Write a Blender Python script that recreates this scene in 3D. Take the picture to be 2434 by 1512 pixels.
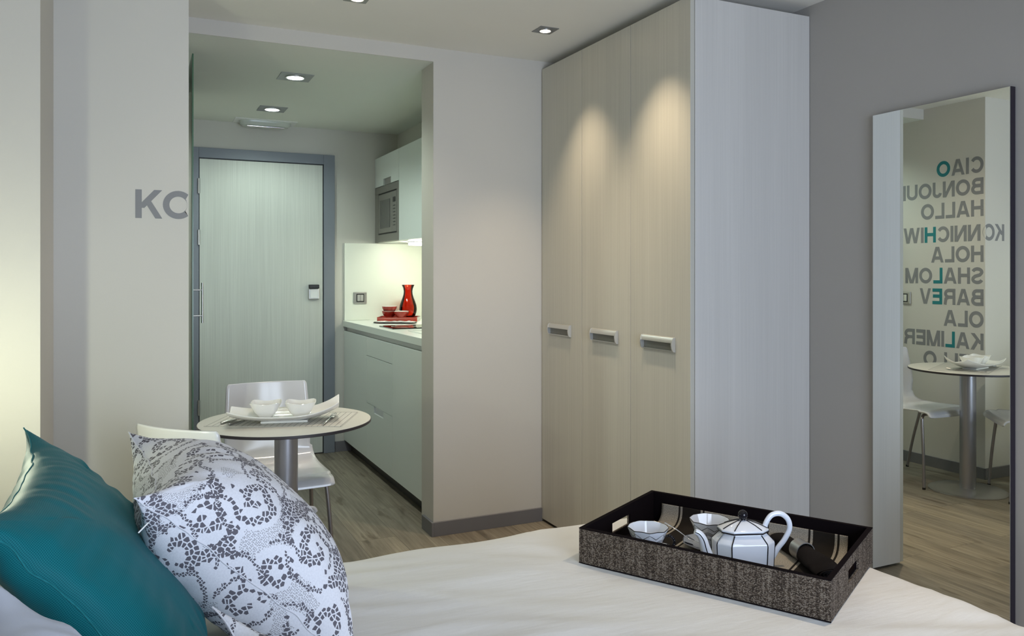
import bpy, bmesh, math, random
from mathutils import Vector, Matrix, noise
for o in list(bpy.data.objects): bpy.data.objects.remove(o)
S = bpy.context.scene
C = S.collection
PI = math.pi
R = math.radians

# ------------------------------------------------------------------ camera
cam = bpy.data.cameras.new('camera'); camo = bpy.data.objects.new('camera', cam); C.objects.link(camo)
YAW = 25.13
camo.location = (0, 0, 1.27); camo.rotation_euler = (R(90), 0, R(-YAW))
cam.sensor_fit = 'HORIZONTAL'; cam.sensor_width = 36.0; cam.lens = 1906.7/2434*36
cam.shift_y = -(756-650.15)/2434; cam.clip_start = 0.02; cam.clip_end = 50
S.camera = camo
# ------------------------------------------------------------------ colour management
S.view_settings.view_transform = 'Standard'; S.view_settings.look = 'None'
S.view_settings.gamma = 1; S.view_settings.use_curve_mapping = False
S.view_settings.exposure = 0.72
S.cycles.use_denoising = True
S.cycles.max_bounces = 8; S.cycles.diffuse_bounces = 5; S.cycles.glossy_bounces = 5
S.cycles.caustics_reflective = False; S.cycles.caustics_refractive = False
# ------------------------------------------------------------------ world
w = bpy.data.worlds.new('world'); S.world = w; w.use_nodes = True
bg = w.node_tree.nodes['Background']; bg.inputs[0].default_value = (0.45, 0.6, 1.0, 1); bg.inputs[1].default_value = 0.6
# ------------------------------------------------------------------ lights
def area(name, loc, rot, sx, sy, power, col):
    l = bpy.data.lights.new(name, 'AREA'); l.shape = 'RECTANGLE'; l.size = sx; l.size_y = sy
    l.energy = power; l.color = col
    o = bpy.data.objects.new(name, l); C.objects.link(o); o.location = loc; o.rotation_euler = rot
    return o
def spot(name, loc, power, col, angle=75, blend=0.6, rad=0.02, rot=(0, 0, 0)):
    l = bpy.data.lights.new(name, 'SPOT'); l.energy = power; l.color = col; l.spot_size = R(angle)
    l.spot_blend = blend; l.shadow_soft_size = rad
    o = bpy.data.objects.new(name, l); C.objects.link(o); o.location = loc; o.rotation_euler = rot
    return o
WARM = (1.0, 0.81, 0.56); COOL = (0.84, 1.0, 0.91); DAY = (0.74, 0.84, 1.0)
area('daylight', (0.95, -1.0, 1.15), (R(90), 0, 0), 1.5, 1.7, 54, DAY)
CEIL = [(1.659, 3.186, WARM, 36, 78), (1.66, 2.60, WARM, 45, 78), (1.66, 1.25, WARM, 38, 88), (0.794, 3.142, (1, .88, .72), 22, 125),
        (0.5, 1.6, (1, .86, .70), 3, 88)]
for i, (x, y, c_, p, ang) in enumerate(CEIL):
    spot('ceiling_spot_beam', (x, y, 2.352), p, c_, ang, 0.95, 0.02)
for (x, y, p) in ((0.752, 4.259, 27), (0.768, 5.148, 17)):
    spot('kitchen_spot_beam', (x, y, 2.285), p, COOL, 150, 0.6, 0.03)
area('cabinet_light_beam', (1.78, 5.30, 1.474), (0, 0, 0), 0.1, 0.06, 1.5, (0.93, 1.0, 0.78))

# ------------------------------------------------------------------ node helpers
def mat(name, col=(.8, .8, .8), rough=.5, metal=0, spec=.5, **kw):
    m = bpy.data.materials.new(name); m.use_nodes = True
    b = m.node_tree.nodes['Principled BSDF']
    b.inputs['Base Color'].default_value = (*col, 1); b.inputs['Roughness'].default_value = rough
    b.inputs['Metallic'].default_value = metal; b.inputs['Specular IOR Level'].default_value = spec
    for k, v in kw.items(): b.inputs[k.replace('_', ' ')].default_value = v
    return m
class N:
    def __init__(s, m): s.m = m; s.t = m.node_tree; s.b = s.t.nodes['Principled BSDF']
    def n(s, typ, **k):
        x = s.t.nodes.new('ShaderNode'+typ)
        for a, v in k.items():
            if a.startswith('i_'): x.inputs[a[2:].replace('_', ' ')].default_value = v
            else: setattr(x, a, v)
        return x
    def l(s, a, b): s.t.links.new(a, b)
    def coord(s, out='Object', scale=(1, 1, 1), rot=(0, 0, 0), loc=(0, 0, 0)):
        c = s.n('TexCoord'); mp = s.n('Mapping'); mp.inputs['Scale'].default_value = scale
        mp.inputs['Rotation'].default_value = rot; mp.inputs['Location'].default_value = loc
        s.l(c.outputs[out], mp.inputs[0]); return mp.outputs[0]
    def noise(s, vec, scale, detail=3, rough=.5):
        x = s.n('TexNoise'); x.inputs['Scale'].default_value = scale; x.inputs['Detail'].default_value = detail
        x.inputs['Roughness'].default_value = rough; s.l(vec, x.inputs['Vector']); return x.outputs['Fac']
    def ramp(s, fac, stops):
        x = s.n('ValToRGB'); e = x.color_ramp.elements
        while len(e) > 1: e.remove(e[-1])
        e[0].position = stops[0][0]; e[0].color = (*stops[0][1], 1)
        for p, c in stops[1:]: q = e.new(p); q.color = (*c, 1)
        s.l(fac, x.inputs[0]); return x.outputs[0]
    def mix(s, fac, a, b, mode='MIX'):
        x = s.n('Mix', data_type='RGBA', blend_type=mode)
        for sock, v in ((x.inputs[0], fac), (x.inputs[6], a), (x.inputs[7], b)):
            if isinstance(v, (int, float)): sock.default_value = v
            elif isinstance(v, tuple): sock.default_value = (*v, 1)
            else: s.l(v, sock)
        return x.outputs[2]
    def math(s, op, a, b=None, c=None):
        x = s.n('Math', operation=op)
        for i, v in enumerate((a, b, c)):
            if v is None: continue
            if isinstance(v, (int, float)): x.inputs[i].default_value = v
            else: s.l(v, x.inputs[i])
        return x.outputs[0]
    def bump(s, h, strength=.3, dist=.002):
        x = s.n('Bump'); x.inputs['Strength'].default_value = strength; x.inputs['Distance'].default_value = dist
        s.l(h, x.inputs['Height']); s.l(x.outputs[0], s.b.inputs['Normal'])
    def color(s, c): s.l(c, s.b.inputs['Base Color'])

def plaster(name, col):
    m = mat(name, col, .85, spec=.25); k = N(m); v = k.coord()
    f = k.noise(v, 160, 3); k.bump(f, .12, .001)
    g = k.noise(v, 2.0, 2)
    k.color(k.mix(g, tuple(c*.97 for c in col), tuple(min(1, c*1.03) for c in col))); return m
M_wall = plaster('wall_paint', (.60, .572, .525))
M_wallg = plaster('wall_paint_grey', (.38, .362, .345))
M_wallk = plaster('wall_paint_light', (.60, .585, .53))
M_ceil = plaster('ceiling_paint', (.82, .80, .75))
M_ceilk = plaster('kitchen_ceiling_paint', (.74, .76, .70))

def grain(name, base, amp=.12, rough=.45, axis='z', fine=180):
    m = mat(name, base, rough, spec=.4); k = N(m)
    v = k.coord(scale=(fine, fine, 1.6) if axis == 'z' else (1.6, fine, fine))
    f = k.noise(v, 1.0, 4, .6)
    v2 = k.coord(scale=(14, 14, .5)); f2 = k.noise(v2, 1.0, 2)
    a = k.ramp(f, [(.3, tuple(c*(1-amp) for c in base)), (.7, tuple(min(1, c*(1+amp*.6)) for c in base))])
    b_ = k.ramp(f2, [(.3, (.965, .965, .965)), (.7, (1.025, 1.025, 1.025))])
    k.color(k.mix(1.0, a, b_, 'MULTIPLY')); k.bump(f, .10, .0006); return m
M_ward = grain('wardrobe_laminate', (.53, .51, .45), .07, .38)
M_wardp = grain('wardrobe_side_laminate', (.62, .60, .575), .045, .5)
M_door = grain('door_laminate', (.62, .64, .58), .10, .45)

def floor_mat():
    m = mat('oak_laminate_floor', (.4, .3, .2), .42, spec=.4); k = N(m)
    v = k.coord(rot=(0, 0, R(90)))
    br = k.n('TexBrick', offset=.37, i_Scale=1.0, i_Brick_Width=1.25, i_Row_Height=.19, i_Mortar_Size=.0012, i_Mortar_Smooth=.1, i_Bias=0.0)
    br.inputs['Color1'].default_value = (.0, .0, .0, 1); br.inputs['Color2'].default_value = (1, 1, 1, 1); br.inputs['Mortar'].default_value = (.5, .5, .5, 1)
    k.l(v, br.inputs['Vector'])
    sep = k.n('SeparateColor'); k.l(br.outputs['Color'], sep.inputs[0]); rnd = sep.outputs[0]
    cmb = k.n('CombineXYZ'); k.l(k.math('MULTIPLY', rnd, 17.0), cmb.inputs[0]); k.l(k.math('MULTIPLY', rnd, 9.0), cmb.inputs[1])
    add = k.n('VectorMath', operation='ADD'); k.l(k.coord(), add.inputs[0]); k.l(cmb.outputs[0], add.inputs[1])
    def mp(sc):
        q = k.n('Mapping'); q.inputs['Scale'].default_value = sc; k.l(add.outputs[0], q.inputs[0]); return q.outputs[0]
    g1 = k.noise(mp((70, 2.5, 1)), 1, 6, .65); g2 = k.noise(mp((9, 1.1, 1)), 1, 4, .6); g3 = k.noise(mp((16, 3.5, 1)), 1, 3, .5)
    c1 = k.ramp(g1, [(.25, (.135, .115, .09)), (.55, (.245, .215, .172)), (.8, (.36, .325, .27))])
    c2 = k.ramp(g2, [(.25, (.50, .49, .48)), (.5, (.98, .98, .98)), (.8, (1.18, 1.17, 1.14))])
    c3 = k.ramp(g3, [(.0, (.35, .32, .28)), (.30, (.55, .5, .45)), (.38, (1, 1, 1))])
    c = k.mix(1, c1, c2, 'MULTIPLY'); c = k.mix(.8, c, c3, 'MULTIPLY')
    t = k.ramp(rnd, [(0, (.84, .84, .85)), (1, (1.1, 1.08, 1.04))]); c = k.mix(1, c, t, 'MULTIPLY')
    c = k.mix(br.outputs['Fac'], c, (.10, .085, .065))
    k.color(c); k.bump(g1, .15, .001); return m
M_floor = floor_mat()
M_base = mat('grey_skirting', (.17, .165, .175), .5); M_frame = mat('grey_door_frame', (.20, .22, .25), .45)
M_whitelam = mat('white_cabinet_lacquer', (.78, .82, .79), .4, spec=.4)
M_counter = mat('white_worktop', (.82, .86, .80), .3); M_splash = mat('white_backsplash', (.82, .85, .76), .35)
M_black = mat('black_plastic', (.02, .02, .02), .4); M_plinth = mat('dark_plinth', (.035, .03, .03), .35)
M_steel = mat('brushed_steel', (.55, .54, .52), .32, 1); M_chrome = mat('chrome', (.75, .75, .76), .12, 1)
M_alu = mat('satin_aluminium', (.66, .65, .62), .38, .85)
M_recess_shade = mat('handle_recess_shade', (.20, .195, .17), .5, .3)  # shade under the pull's hood, painted as a darker grey metal
M_col = mat('table_column_metal', (.42, .42, .46), .33, .85)
M_leg = mat('chair_leg_metal', (.40, .38, .40), .3, .9)
M_plate = mat('steel_spot_plate', (.30, .30, .30), .4, .7)
M_chair = mat('white_chair_shell', (.74, .74, .76), .16, spec=.6)
M_porc = mat('white_porcelain', (.82, .81, .78), .12, spec=.6)
M_porcb = mat('teaware_porcelain', (.64, .67, .74), .08, spec=.6)
M_ink = mat('black_glaze', (.008, .007, .010), .12, spec=.35)
M_ttop = mat('table_laminate', (.60, .58, .53), .4); M_tedge = mat('compact_black_edge', (.03, .025, .028), .45)
M_mat = mat('placemat', (.60, .585, .54), .6)
M_red = mat('red_glaze', (.32, .02, .012), .12); M_redl = mat('red_lacquer', (.36, .03, .015), .25)
M_white = mat('white_plastic', (.8, .8, .78), .4); M_gran = mat('black_hob_glass', (.01, .01, .01), .05)
M_mirror = mat('mirror_silver', (.86, .89, .86), .0, 1); M_mback = mat('mirror_black_edge', (.02, .015, .025), .4)
M_letter = mat('grey_vinyl', (.235, .235, .245), .6); M_teal_l = mat('teal_vinyl', (.01, .20, .22), .6)
M_micro = mat('microwave_steel', (.30, .29, .26), .4, .6); M_microd = mat('microwave_glass', (.10, .10, .09), .2)
M_duv = mat('white_cotton', (.66, .66, .66), .9, spec=.1)
def fabric_bump(m, sc=900, st=.15):
    k = N(m); f = k.noise(k.coord(), sc, 2); k.bump(f, st, .0008)
k = N(M_duv); f = k.noise(k.coord(), 700, 2); g = k.noise(k.coord(scale=(1.6, 7, 3)), 1.6, 4, .55)
h = k.math('ADD', k.math('MULTIPLY', f, .03), k.math('MULTIPLY', g, 1.0)); k.bump(h, .30, .018)
M_sheet = mat('white_pillow_cotton', (.62, .66, .78), .9, spec=.1); fabric_bump(M_sheet)
M_nap = mat('black_napkin_cloth', (.012, .010, .010), .95, spec=.1); fabric_bump(M_nap, 600, .3)
M_velvet = mat('black_tray_lining', (.006, .004, .005), .95, spec=.05)
M_head = mat('headboard_fabric', (.25, .25, .26), .8)
M_plug = mat('silver_switch', (.45, .44, .42), .35, .8)
def emis(name, col, st):
    m = bpy.data.materials.new(name); m.use_nodes = True; t = m.node_tree; t.nodes.clear()
    e = t.nodes.new('ShaderNodeEmission'); e.inputs[0].default_value = (*col, 1); e.inputs[1].default_value = st
    o = t.nodes.new('ShaderNodeOutputMaterial'); t.links.new(e.outputs[0], o.inputs[0]); return m
E_cool = emis('cool_bulb', (.85, 1, 1), 14); E_warm = emis('warm_bulb', (1, .85, .6), 12)
E_under = emis('under_cabinet_glow', (1, 1, .84), 45); E_bed = emis('bedside_bulb', (.94, 1.0, .74), 640)
def thin_glass(name, tint, gl=.06):
    m = bpy.data.materials.new(name); m.use_nodes = True; t = m.node_tree; t.nodes.clear()
    tr = t.nodes.new('ShaderNodeBsdfTransparent'); tr.inputs[0].default_value = (*tint, 1)
    g = t.nodes.new('ShaderNodeBsdfGlossy'); g.inputs['Roughness'].default_value = .02
    fr = t.nodes.new('ShaderNodeFresnel'); fr.inputs[0].default_value = 1.45
    mx = t.nodes.new('ShaderNodeMixShader'); o = t.nodes.new('ShaderNodeOutputMaterial')
    t.links.new(fr.outputs[0], mx.inputs[0]); t.links.new(tr.outputs[0], mx.inputs[1]); t.links.new(g.outputs[0], mx.inputs[2])
    t.links.new(mx.outputs[0], o.inputs[0]); return m
M_pane = thin_glass('window_glass', (.97, .98, .98)); M_gl = thin_glass('green_glass', (.72, .90, .76))
M_redglass = thin_glass('red_glass', (.88, .34, .18))

# woven tray
def woven():
    m = mat('woven_brown_grey', (.2, .16, .13), .8, spec=.15); k = N(m)
    tc = k.n('TexCoord'); sp = k.n('SeparateXYZ'); k.l(tc.outputs['UV'], sp.inputs[0])
    u, v = sp.outputs[0], sp.outputs[1]
    row = k.math('FLOOR', k.math('MULTIPLY', v, 560)); 
    uu = k.math('ADD', k.math('MULTIPLY', u, 330), k.math('MULTIPLY', row, .5))
    fu = k.math('FRACT', uu); fv = k.math('FRACT', k.math('MULTIPLY', v, 560))
    a = k.math('SINE', k.math('MULTIPLY', fu, PI)); b_ = k.math('SINE', k.math('MULTIPLY', fv, PI))
    h = k.math('MULTIPLY', a, b_)
    cell = k.n('CombineXYZ'); k.l(k.math('FLOOR', uu), cell.inputs[0]); k.l(row, cell.inputs[1])
    wn = k.n('TexWhiteNoise'); wn.noise_dimensions = '2D'; k.l(cell.outputs[0], wn.inputs['Vector'])
    st = k.n('CombineXYZ'); k.l(k.math('MULTIPLY', u, 110), st.inputs[0]); k.l(k.math('MULTIPLY', v, 3), st.inputs[1])
    ns = k.noise(st.outputs[0], 1, 3)
    f = k.math('ADD', k.math('MULTIPLY', wn.outputs['Value'], .36), k.math('MULTIPLY', ns, .64))
    c = k.ramp(f, [(.34, (.045, .032, .024)), (.5, (.15, .112, .084)), (.66, (.36, .30, .245))])
    c = k.mix(k.math('POWER', h, .5), (.02, .017, .015), c)
    k.color(c); k.bump(h, .8, .0012); return m
M_woven = woven()
def runner():
    m = mat('striped_runner', (.3, .27, .22), .9, spec=.1); k = N(m)
    tc = k.n('TexCoord'); sp = k.n('SeparateXYZ'); k.l(tc.outputs['UV'], sp.inputs[0]); u = sp.outputs[0]
    ph = k.math('FRACT', k.math('DIVIDE', k.math('ADD', u, .113), .175))  # black band for ph in 0..0.29
    dark = k.math('LESS_THAN', ph, .30)
    ln1 = k.math('MULTIPLY', k.math('GREATER_THAN', ph, .335), k.math('LESS_THAN', ph, .365))
    ln2 = k.math('MULTIPLY', k.math('GREATER_THAN', ph, .935), k.math('LESS_THAN', ph, .965))
    ws = k.n('CombineXYZ'); k.l(k.math('MULTIPLY', u, 500), ws.inputs[0]); k.l(k.math('MULTIPLY', sp.outputs[1], 500), ws.inputs[1])
    nn = k.noise(ws.outputs[0], 1, 2)
    c = k.ramp(nn, [(.3, (.17, .15, .125)), (.7, (.42, .385, .33))])
    d = k.math('MAXIMUM', dark, k.math('MAXIMUM', ln1, ln2))
    k.color(k.mix(d, c, (.018, .015, .013))); k.bump(nn, .3, .001); return m
M_runner = runner()
def teal():
    m = mat('teal_waffle_satin', (.01, .2, .25), .6, spec=.12); k = N(m)
    tc = k.n('TexCoord'); sp = k.n('SeparateXYZ'); k.l(tc.outputs['UV'], sp.inputs[0])
    fu = k.math('ABSOLUTE', k.math('SUBTRACT', k.math('FRACT', k.math('MULTIPLY', sp.outputs[0], 370)), .5))
    fv = k.math('ABSOLUTE', k.math('SUBTRACT', k.math('FRACT', k.math('MULTIPLY', sp.outputs[1], 370)), .5))
    g = k.math('GREATER_THAN', k.math('MAXIMUM', fu, fv), .40)
    k.color(k.mix(g, (.001, .098, .118), (.012, .18, .205)))
    k.bump(g, .25, .0006); m.node_tree.nodes['Principled BSDF'].inputs['Sheen Weight'].default_value = .05; return m
M_teal = teal()
def lace():
    m = mat('lace_print_cotton', (.7, .7, .75), .85, spec=.12); k = N(m)
    tc = k.n('TexCoord')
    M = k.math
    def wrap(P, sc, seed):
        nz = k.n('TexNoise'); nz.inputs['Scale'].default_value = sc; nz.inputs['Detail'].default_value = 1
        a = k.n('VectorMath', operation='ADD'); k.l(P, a.inputs[0]); a.inputs[1].default_value = (seed, seed*.7, seed*.3); k.l(a.outputs[0], nz.inputs['Vector'])
        return nz.outputs['Fac']
    def spiral(P, ox, oy, sgn, rad, T=.152):
        sp = k.n('SeparateXYZ'); k.l(P, sp.inputs[0])
        gx = M('ADD', M('DIVIDE', sp.outputs[0], T), ox); ix = M('FLOOR', gx)
        gy = M('ADD', M('ADD', M('DIVIDE', sp.outputs[1], T), oy), M('MULTIPLY', M('MODULO', ix, 2.0), .4)); iy = M('FLOOR', gy)
        cx = M('SUBTRACT', M('SUBTRACT', gx, ix), .5); cy = M('SUBTRACT', M('SUBTRACT', gy, iy), .5)
        rr = M('MULTIPLY', M('SQRT', M('ADD', M('MULTIPLY', cx, cx), M('MULTIPLY', cy, cy))), T)
        th = M('MULTIPLY', M('ARCTAN2', cy, cx), sgn/(2*PI))
        rot = M('ADD', M('MULTIPLY', ix, .37), M('MULTIPLY', iy, .61))
        ph = M('FRACT', M('ADD', M('SUBTRACT', M('DIVIDE', rr, .036), th), M('ADD', rot, 20.0)))
        inside = M('MULTIPLY', M('LESS_THAN', rr, rad), M('GREATER_THAN', rr, .006))
        band = M('MULTIPLY', inside, M('LESS_THAN', ph, .55))
        ring = M('MULTIPLY', M('LESS_THAN', M('ABSOLUTE', M('SUBTRACT', rr, rad*1.42)), .004), M('GREATER_THAN', M('SINE', M('MULTIPLY', M('ADD', th, rot), 4*PI)), -.1))
        free = M('GREATER_THAN', rr, rad*1.22)
        return band, ring, free
    def mask(P):
        b1, r1, f1 = spiral(P, .0, .1, 1, .047); b2, r2, f2 = spiral(P, .5, .42, -1, .034)
        n1 = wrap(P, 8, 3.0); line = M('LESS_THAN', M('ABSOLUTE', M('SUBTRACT', n1, .5)), .06)
        free = M('MULTIPLY', f1, f2)
        return M('MAXIMUM', M('MAXIMUM', b1, b2), M('MULTIPLY', line, free)), M('MAXIMUM', r1, r2), free
    def vor(scale, rnd=.9):
        v1 = k.n('TexVoronoi', feature='DISTANCE_TO_EDGE'); v2 = k.n('TexVoronoi', feature='F1')
        for v in (v1, v2): v.voronoi_dimensions = '2D'; v.inputs['Scale'].default_value = scale; v.inputs['Randomness'].default_value = rnd; k.l(tc.outputs['UV'], v.inputs['Vector'])
        return v1.outputs['Distance'], v2.outputs['Position'], v2.outputs['Distance']
    d1, p1, _ = vor(114); d2, p2, c2 = vor(190, .7); d3, p3, c3 = vor(300, .6)
    m1, _, _ = mask(p1); big = M('MULTIPLY', M('GREATER_THAN', d1, .125), m1)
    _, ring2, _ = mask(p2); med = M('MULTIPLY', M('GREATER_THAN', d2, .13), ring2)
    n3 = wrap(p3, 9, 11.0); _, _, fr3 = mask(p3)
    sm = M('MULTIPLY', M('LESS_THAN', c3, .34), M('MULTIPLY', M('GREATER_THAN', n3, .50), fr3))
    cloth = k.noise(k.coord('UV', scale=(300, 300, 1)), 1, 2)
    base = k.ramp(cloth, [(.3, (.66, .66, .71)), (.7, (.74, .74, .79))])
    c = k.mix(M('MULTIPLY', sm, .8), base, (.30, .295, .32)); c = k.mix(M('MAXIMUM', big, med), c, (.125, .118, .14))
    k.color(c); k.bump(cloth, .15, .0005); return m
M_lace = lace()

# ------------------------------------------------------------------ object helpers
def obj(name, bm, m, parent=None, loc=None, rot=None, bevel=0, smooth=None, segs=2):
    me = bpy.data.meshes.new(name)
    bmesh.ops.recalc_face_normals(bm, faces=bm.faces)
    bm.to_mesh(me); bm.free()
    o = bpy.data.objects.new(name, me); C.objects.link(o)
    for mm in (m if isinstance(m, (list, tuple)) else [m]): me.materials.append(mm)
    if parent: o.parent = parent
    if loc: o.location = loc
    if rot: o.rotation_euler = rot
    if smooth is not None:
        for p in me.polygons: p.use_smooth = True
        me.set_sharp_from_angle(angle=R(smooth))
    if bevel:
        b = o.modifiers.new('bevel', 'BEVEL'); b.width = bevel; b.segments = segs; b.limit_method = 'ANGLE'; b.angle_limit = R(40)
    return o
def tag(o, label, cat, group=None, kind=None):
    o['label'] = label; o['category'] = cat
    if group: o['group'] = group
    if kind: o['kind'] = kind
    return o
def thing(name, label, cat, loc=(0, 0, 0), rz=0, group=None):
    o = bpy.data.objects.new(name, None); C.objects.link(o); o.location = loc; o.rotation_euler = (0, 0, rz)
    o.empty_display_size = .05
    return tag(o, label, cat, group)
def struct(name, bm, m, label, cat='wall', **k):
    return tag(obj(name, bm, m, **k), label, cat, kind='structure')
def box(bm, x0, x1, y0, y1, z0, z1, mi=0):
    v = [bm.verts.new((x, y, z)) for x in (x0, x1) for y in (y0, y1) for z in (z0, z1)]
    for f in ((0, 1, 3, 2), (4, 6, 7, 5), (0, 4, 5, 1), (2, 3, 7, 6), (0, 2, 6, 4), (1, 5, 7, 3)):
        q = bm.faces.new([v[i] for i in f]); q.material_index = mi
    return bm
def B(*a):
    bm = bmesh.new()
    if a: box(bm, *a)
    return bm
def solid(o, th, off=0):
    m = o.modifiers.new('solid', 'SOLIDIFY'); m.thickness = th; m.offset = off; return o
def lathe(bm, prof, n=40, c=(0, 0), power=None):
    rings = []
    for r, z in prof:
        if r < 1e-5: rings.append([bm.verts.new((c[0], c[1], z))])
        else: rings.append([bm.verts.new((c[0]+r*math.cos(2*PI*i/n), c[1]+r*math.sin(2*PI*i/n), z)) for i in range(n)])
    for a, b in zip(rings, rings[1:]):
        for i in range(n):
            j = (i+1) % n
            vs = [a[i % len(a)], a[j % len(a)], b[j % len(b)], b[i % len(b)]]
            vs = list(dict.fromkeys(vs))
            if len(vs) >= 3:
                try: bm.faces.new(vs)
                except ValueError: pass
    return bm
def tube(bm, pts, r, n=12, caps=True, flat=1.0, closed=False, up=Vector((0, 0, 1))):
    pts = [Vector(p) for p in pts]; rs = r if isinstance(r, (list, tuple)) else [r]*len(pts)
    rings = []; prev = None
    for i, p in enumerate(pts):
        a = pts[i-1] if i > 0 else (pts[-1] if closed else p); b = pts[(i+1) % len(pts)] if (i < len(pts)-1 or closed) else p
        t = (b-a).normalized()
        if prev is None:
            s = t.cross(up)
            if s.length < 1e-3: s = t.cross(Vector((1, 0, 0)))
        else: s = prev - t*prev.dot(t)
        s.normalize(); prev = s; u = s.cross(t)
        rings.append([bm.verts.new(p + (s*math.cos(2*PI*k/n) + u*math.sin(2*PI*k/n)*flat)*rs[i]) for k in range(n)])
    m = len(rings)
    for i in range(m if closed else m-1):
        a, b = rings[i], rings[(i+1) % m]
        for k in range(n): bm.faces.new([a[k], a[(k+1) % n], b[(k+1) % n], b[k]])
    if caps and not closed: bm.faces.new(rings[0][::-1]); bm.faces.new(rings[-1])
    return bm
def spline(pts, n=8):
    pts = [Vector(p) for p in pts]; out = []
    for i in range(len(pts)-1):
        p0 = pts[max(i-1, 0)]; p1 = pts[i]; p2 = pts[i+1]; p3 = pts[min(i+2, len(pts)-1)]
        for k in range(n):
            t = k/n; out.append(.5*((2*p1)+(p2-p0)*t+(2*p0-5*p1+4*p2-p3)*t*t+(3*p1-p0-3*p2+p3)*t**3))
    out.append(pts[-1]); return out
def grid(bm, nu, nv, fn, uv=None, close=False):
    V = [[bm.verts.new(fn(i/(nu-1), j/(nv-1))) for j in range(nv)] for i in range(nu)]
    L = bm.loops.layers.uv.verify() if uv else None
    for i in range(nu-1):
        for j in range(nv-1):
            f = bm.faces.new([V[i][j], V[i+1][j], V[i+1][j+1], V[i][j+1]])
            if uv:
                for l, (a, b) in zip(f.loops, ((i, j), (i+1, j), (i+1, j+1), (i, j+1))): l[L].uv = uv(a/(nu-1), b/(nv-1))
    return V
def sphere(bm, c, r, n=20, sz=1):
    lathe(bm, [(r*math.sin(PI*i/12) if 0 < i < 12 else 0, c[2]-r*sz*math.cos(PI*i/12)) for i in range(13)], n, c[:2]); return bm

# ------------------------------------------------------------------ SETTING
XR, YW, YP, YD, XP, XK, XT, YK = 2.487, 2.444, 3.67, 5.712, 1.302, 1.349, 0.18, 3.239
ZC, ZK = 2.36, 2.293
YB = -0.8
XL = -0.62
struct('floor', B(XL-.1, XR+.1, YB-.3, YD+.1, -.08, 0), M_floor, 'oak laminate plank floor', 'floor')
struct('ceiling', B(XL-.1, XR+.1, YB-.1, YP, ZC, ZC+.12), M_ceil, 'off white room ceiling', 'ceiling')
bm = B(XT-.05, XP, YP, YP+.175, ZK, ZC+.12); box(bm, XT-.05, 2.1, YP+.175, YD+.1, ZK, ZC+.12)
struct('ceiling', bm, M_ceilk, 'lower pale green white kitchen ceiling', 'ceiling')
struct('trim_2', B(XT, XP, YP-.004, YP, ZK, ZC), M_wall, 'shallow beige bulkhead face above the kitchen opening', 'trim')
struct('wall_right', B(XR, XR+.12, YB-.1, YP+.175, 0, ZC), M_wallg, 'grey wall behind the tall mirror')
struct('wall_partition', B(XP, XR, YP, YP+.175, 0, ZC), M_wall, 'beige partition wall between kitchen and wardrobe')
struct('wall_kitchen', B(1.99, 2.1, YP+.175, YD, 0, ZC), M_wallk, 'wall behind the kitchen units')
struct('wall_far', B(XT-.05, 2.1, YD, YD+.12, 0, ZC), M_wallk, 'far wall around the entrance door')
struct('wall_middle', B(XL-.1, XT, YK, YD+.12, 0, ZC), plaster('wall_paint_cream', (.63, .605, .56)), 'wall block with greeting lettering beside the table')
struct('wall_pier', B(XL-.1, -.262, 2.81, YK, 0, ZC), M_wall, 'brightly lit wall pier at the left')
struct('wall_left', B(XL-.12, XL, YB-.1, 2.81, 0, ZC), M_wall, 'wall behind the bed head')
bm = B(XL, .15, YB-.12, YB, 0, ZC); box(bm, 1.75, XR, YB-.12, YB, 0, ZC); box(bm, .15, 1.75, YB-.12, YB, 2.05, ZC); box(bm, .15, 1.75, YB-.12, YB, 0, .25)
struct('wall_back', bm, M_wall, 'wall with the window opposite the kitchen')
wn = thing('window_1', 'tall two pane window', 'window', (.95, YB-.06, .25)); wn['kind'] = 'structure'
bm = B(-.8, .8, -.03, .03, 0, .05); box(bm, -.8, .8, -.03, .03, 1.75, 1.8); box(bm, -.8, -.75, -.03, .03, .05, 1.75)
box(bm, .75, .8, -.03, .03, .05, 1.75); box(bm, -.04, .04, -.03, .03, .05, 1.75)
obj('window_frame', bm, M_white, wn, bevel=.004)
for s in (-1, 1): obj('pane', B(min(s*.04, s*.75), max(s*.04, s*.75), -.003, .003, .05, 1.75), M_pane, wn)
struct('trim_1', B(1.747, 1.99, YP+.175, YD, 2.102, ZK), M_wallk, 'boxed soffit above the kitchen wall units', 'trim')
bh = .068
bm = B(XP-.012, XP, YP-.012, YP+.14, 0, bh); box(bm, XP, 1.888, YP-.012, YP, 0, bh)
struct('baseboard_partition', bm, M_base, 'grey skirting around the partition foot', 'baseboard', bevel=.001)
bm = B(-.262, XT+.012, YK-.012, YK, 0, bh); box(bm, XT, XT+.012, YK, 4.1, 0, bh)
struct('baseboard_middle', bm, M_base, 'grey skirting under the greeting lettering', 'baseboard', bevel=.001)
struct('baseboard_far', B(1.285, 1.40, YD-.012, YD, 0, bh+.005), M_base, 'short grey skirting between door and kitchen', 'baseboard', bevel=.001)
struct('baseboard_right', B(XR-.012, XR, YB, YW-.03, 0, bh), M_base, 'grey skirting under the mirror', 'baseboard')
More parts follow.
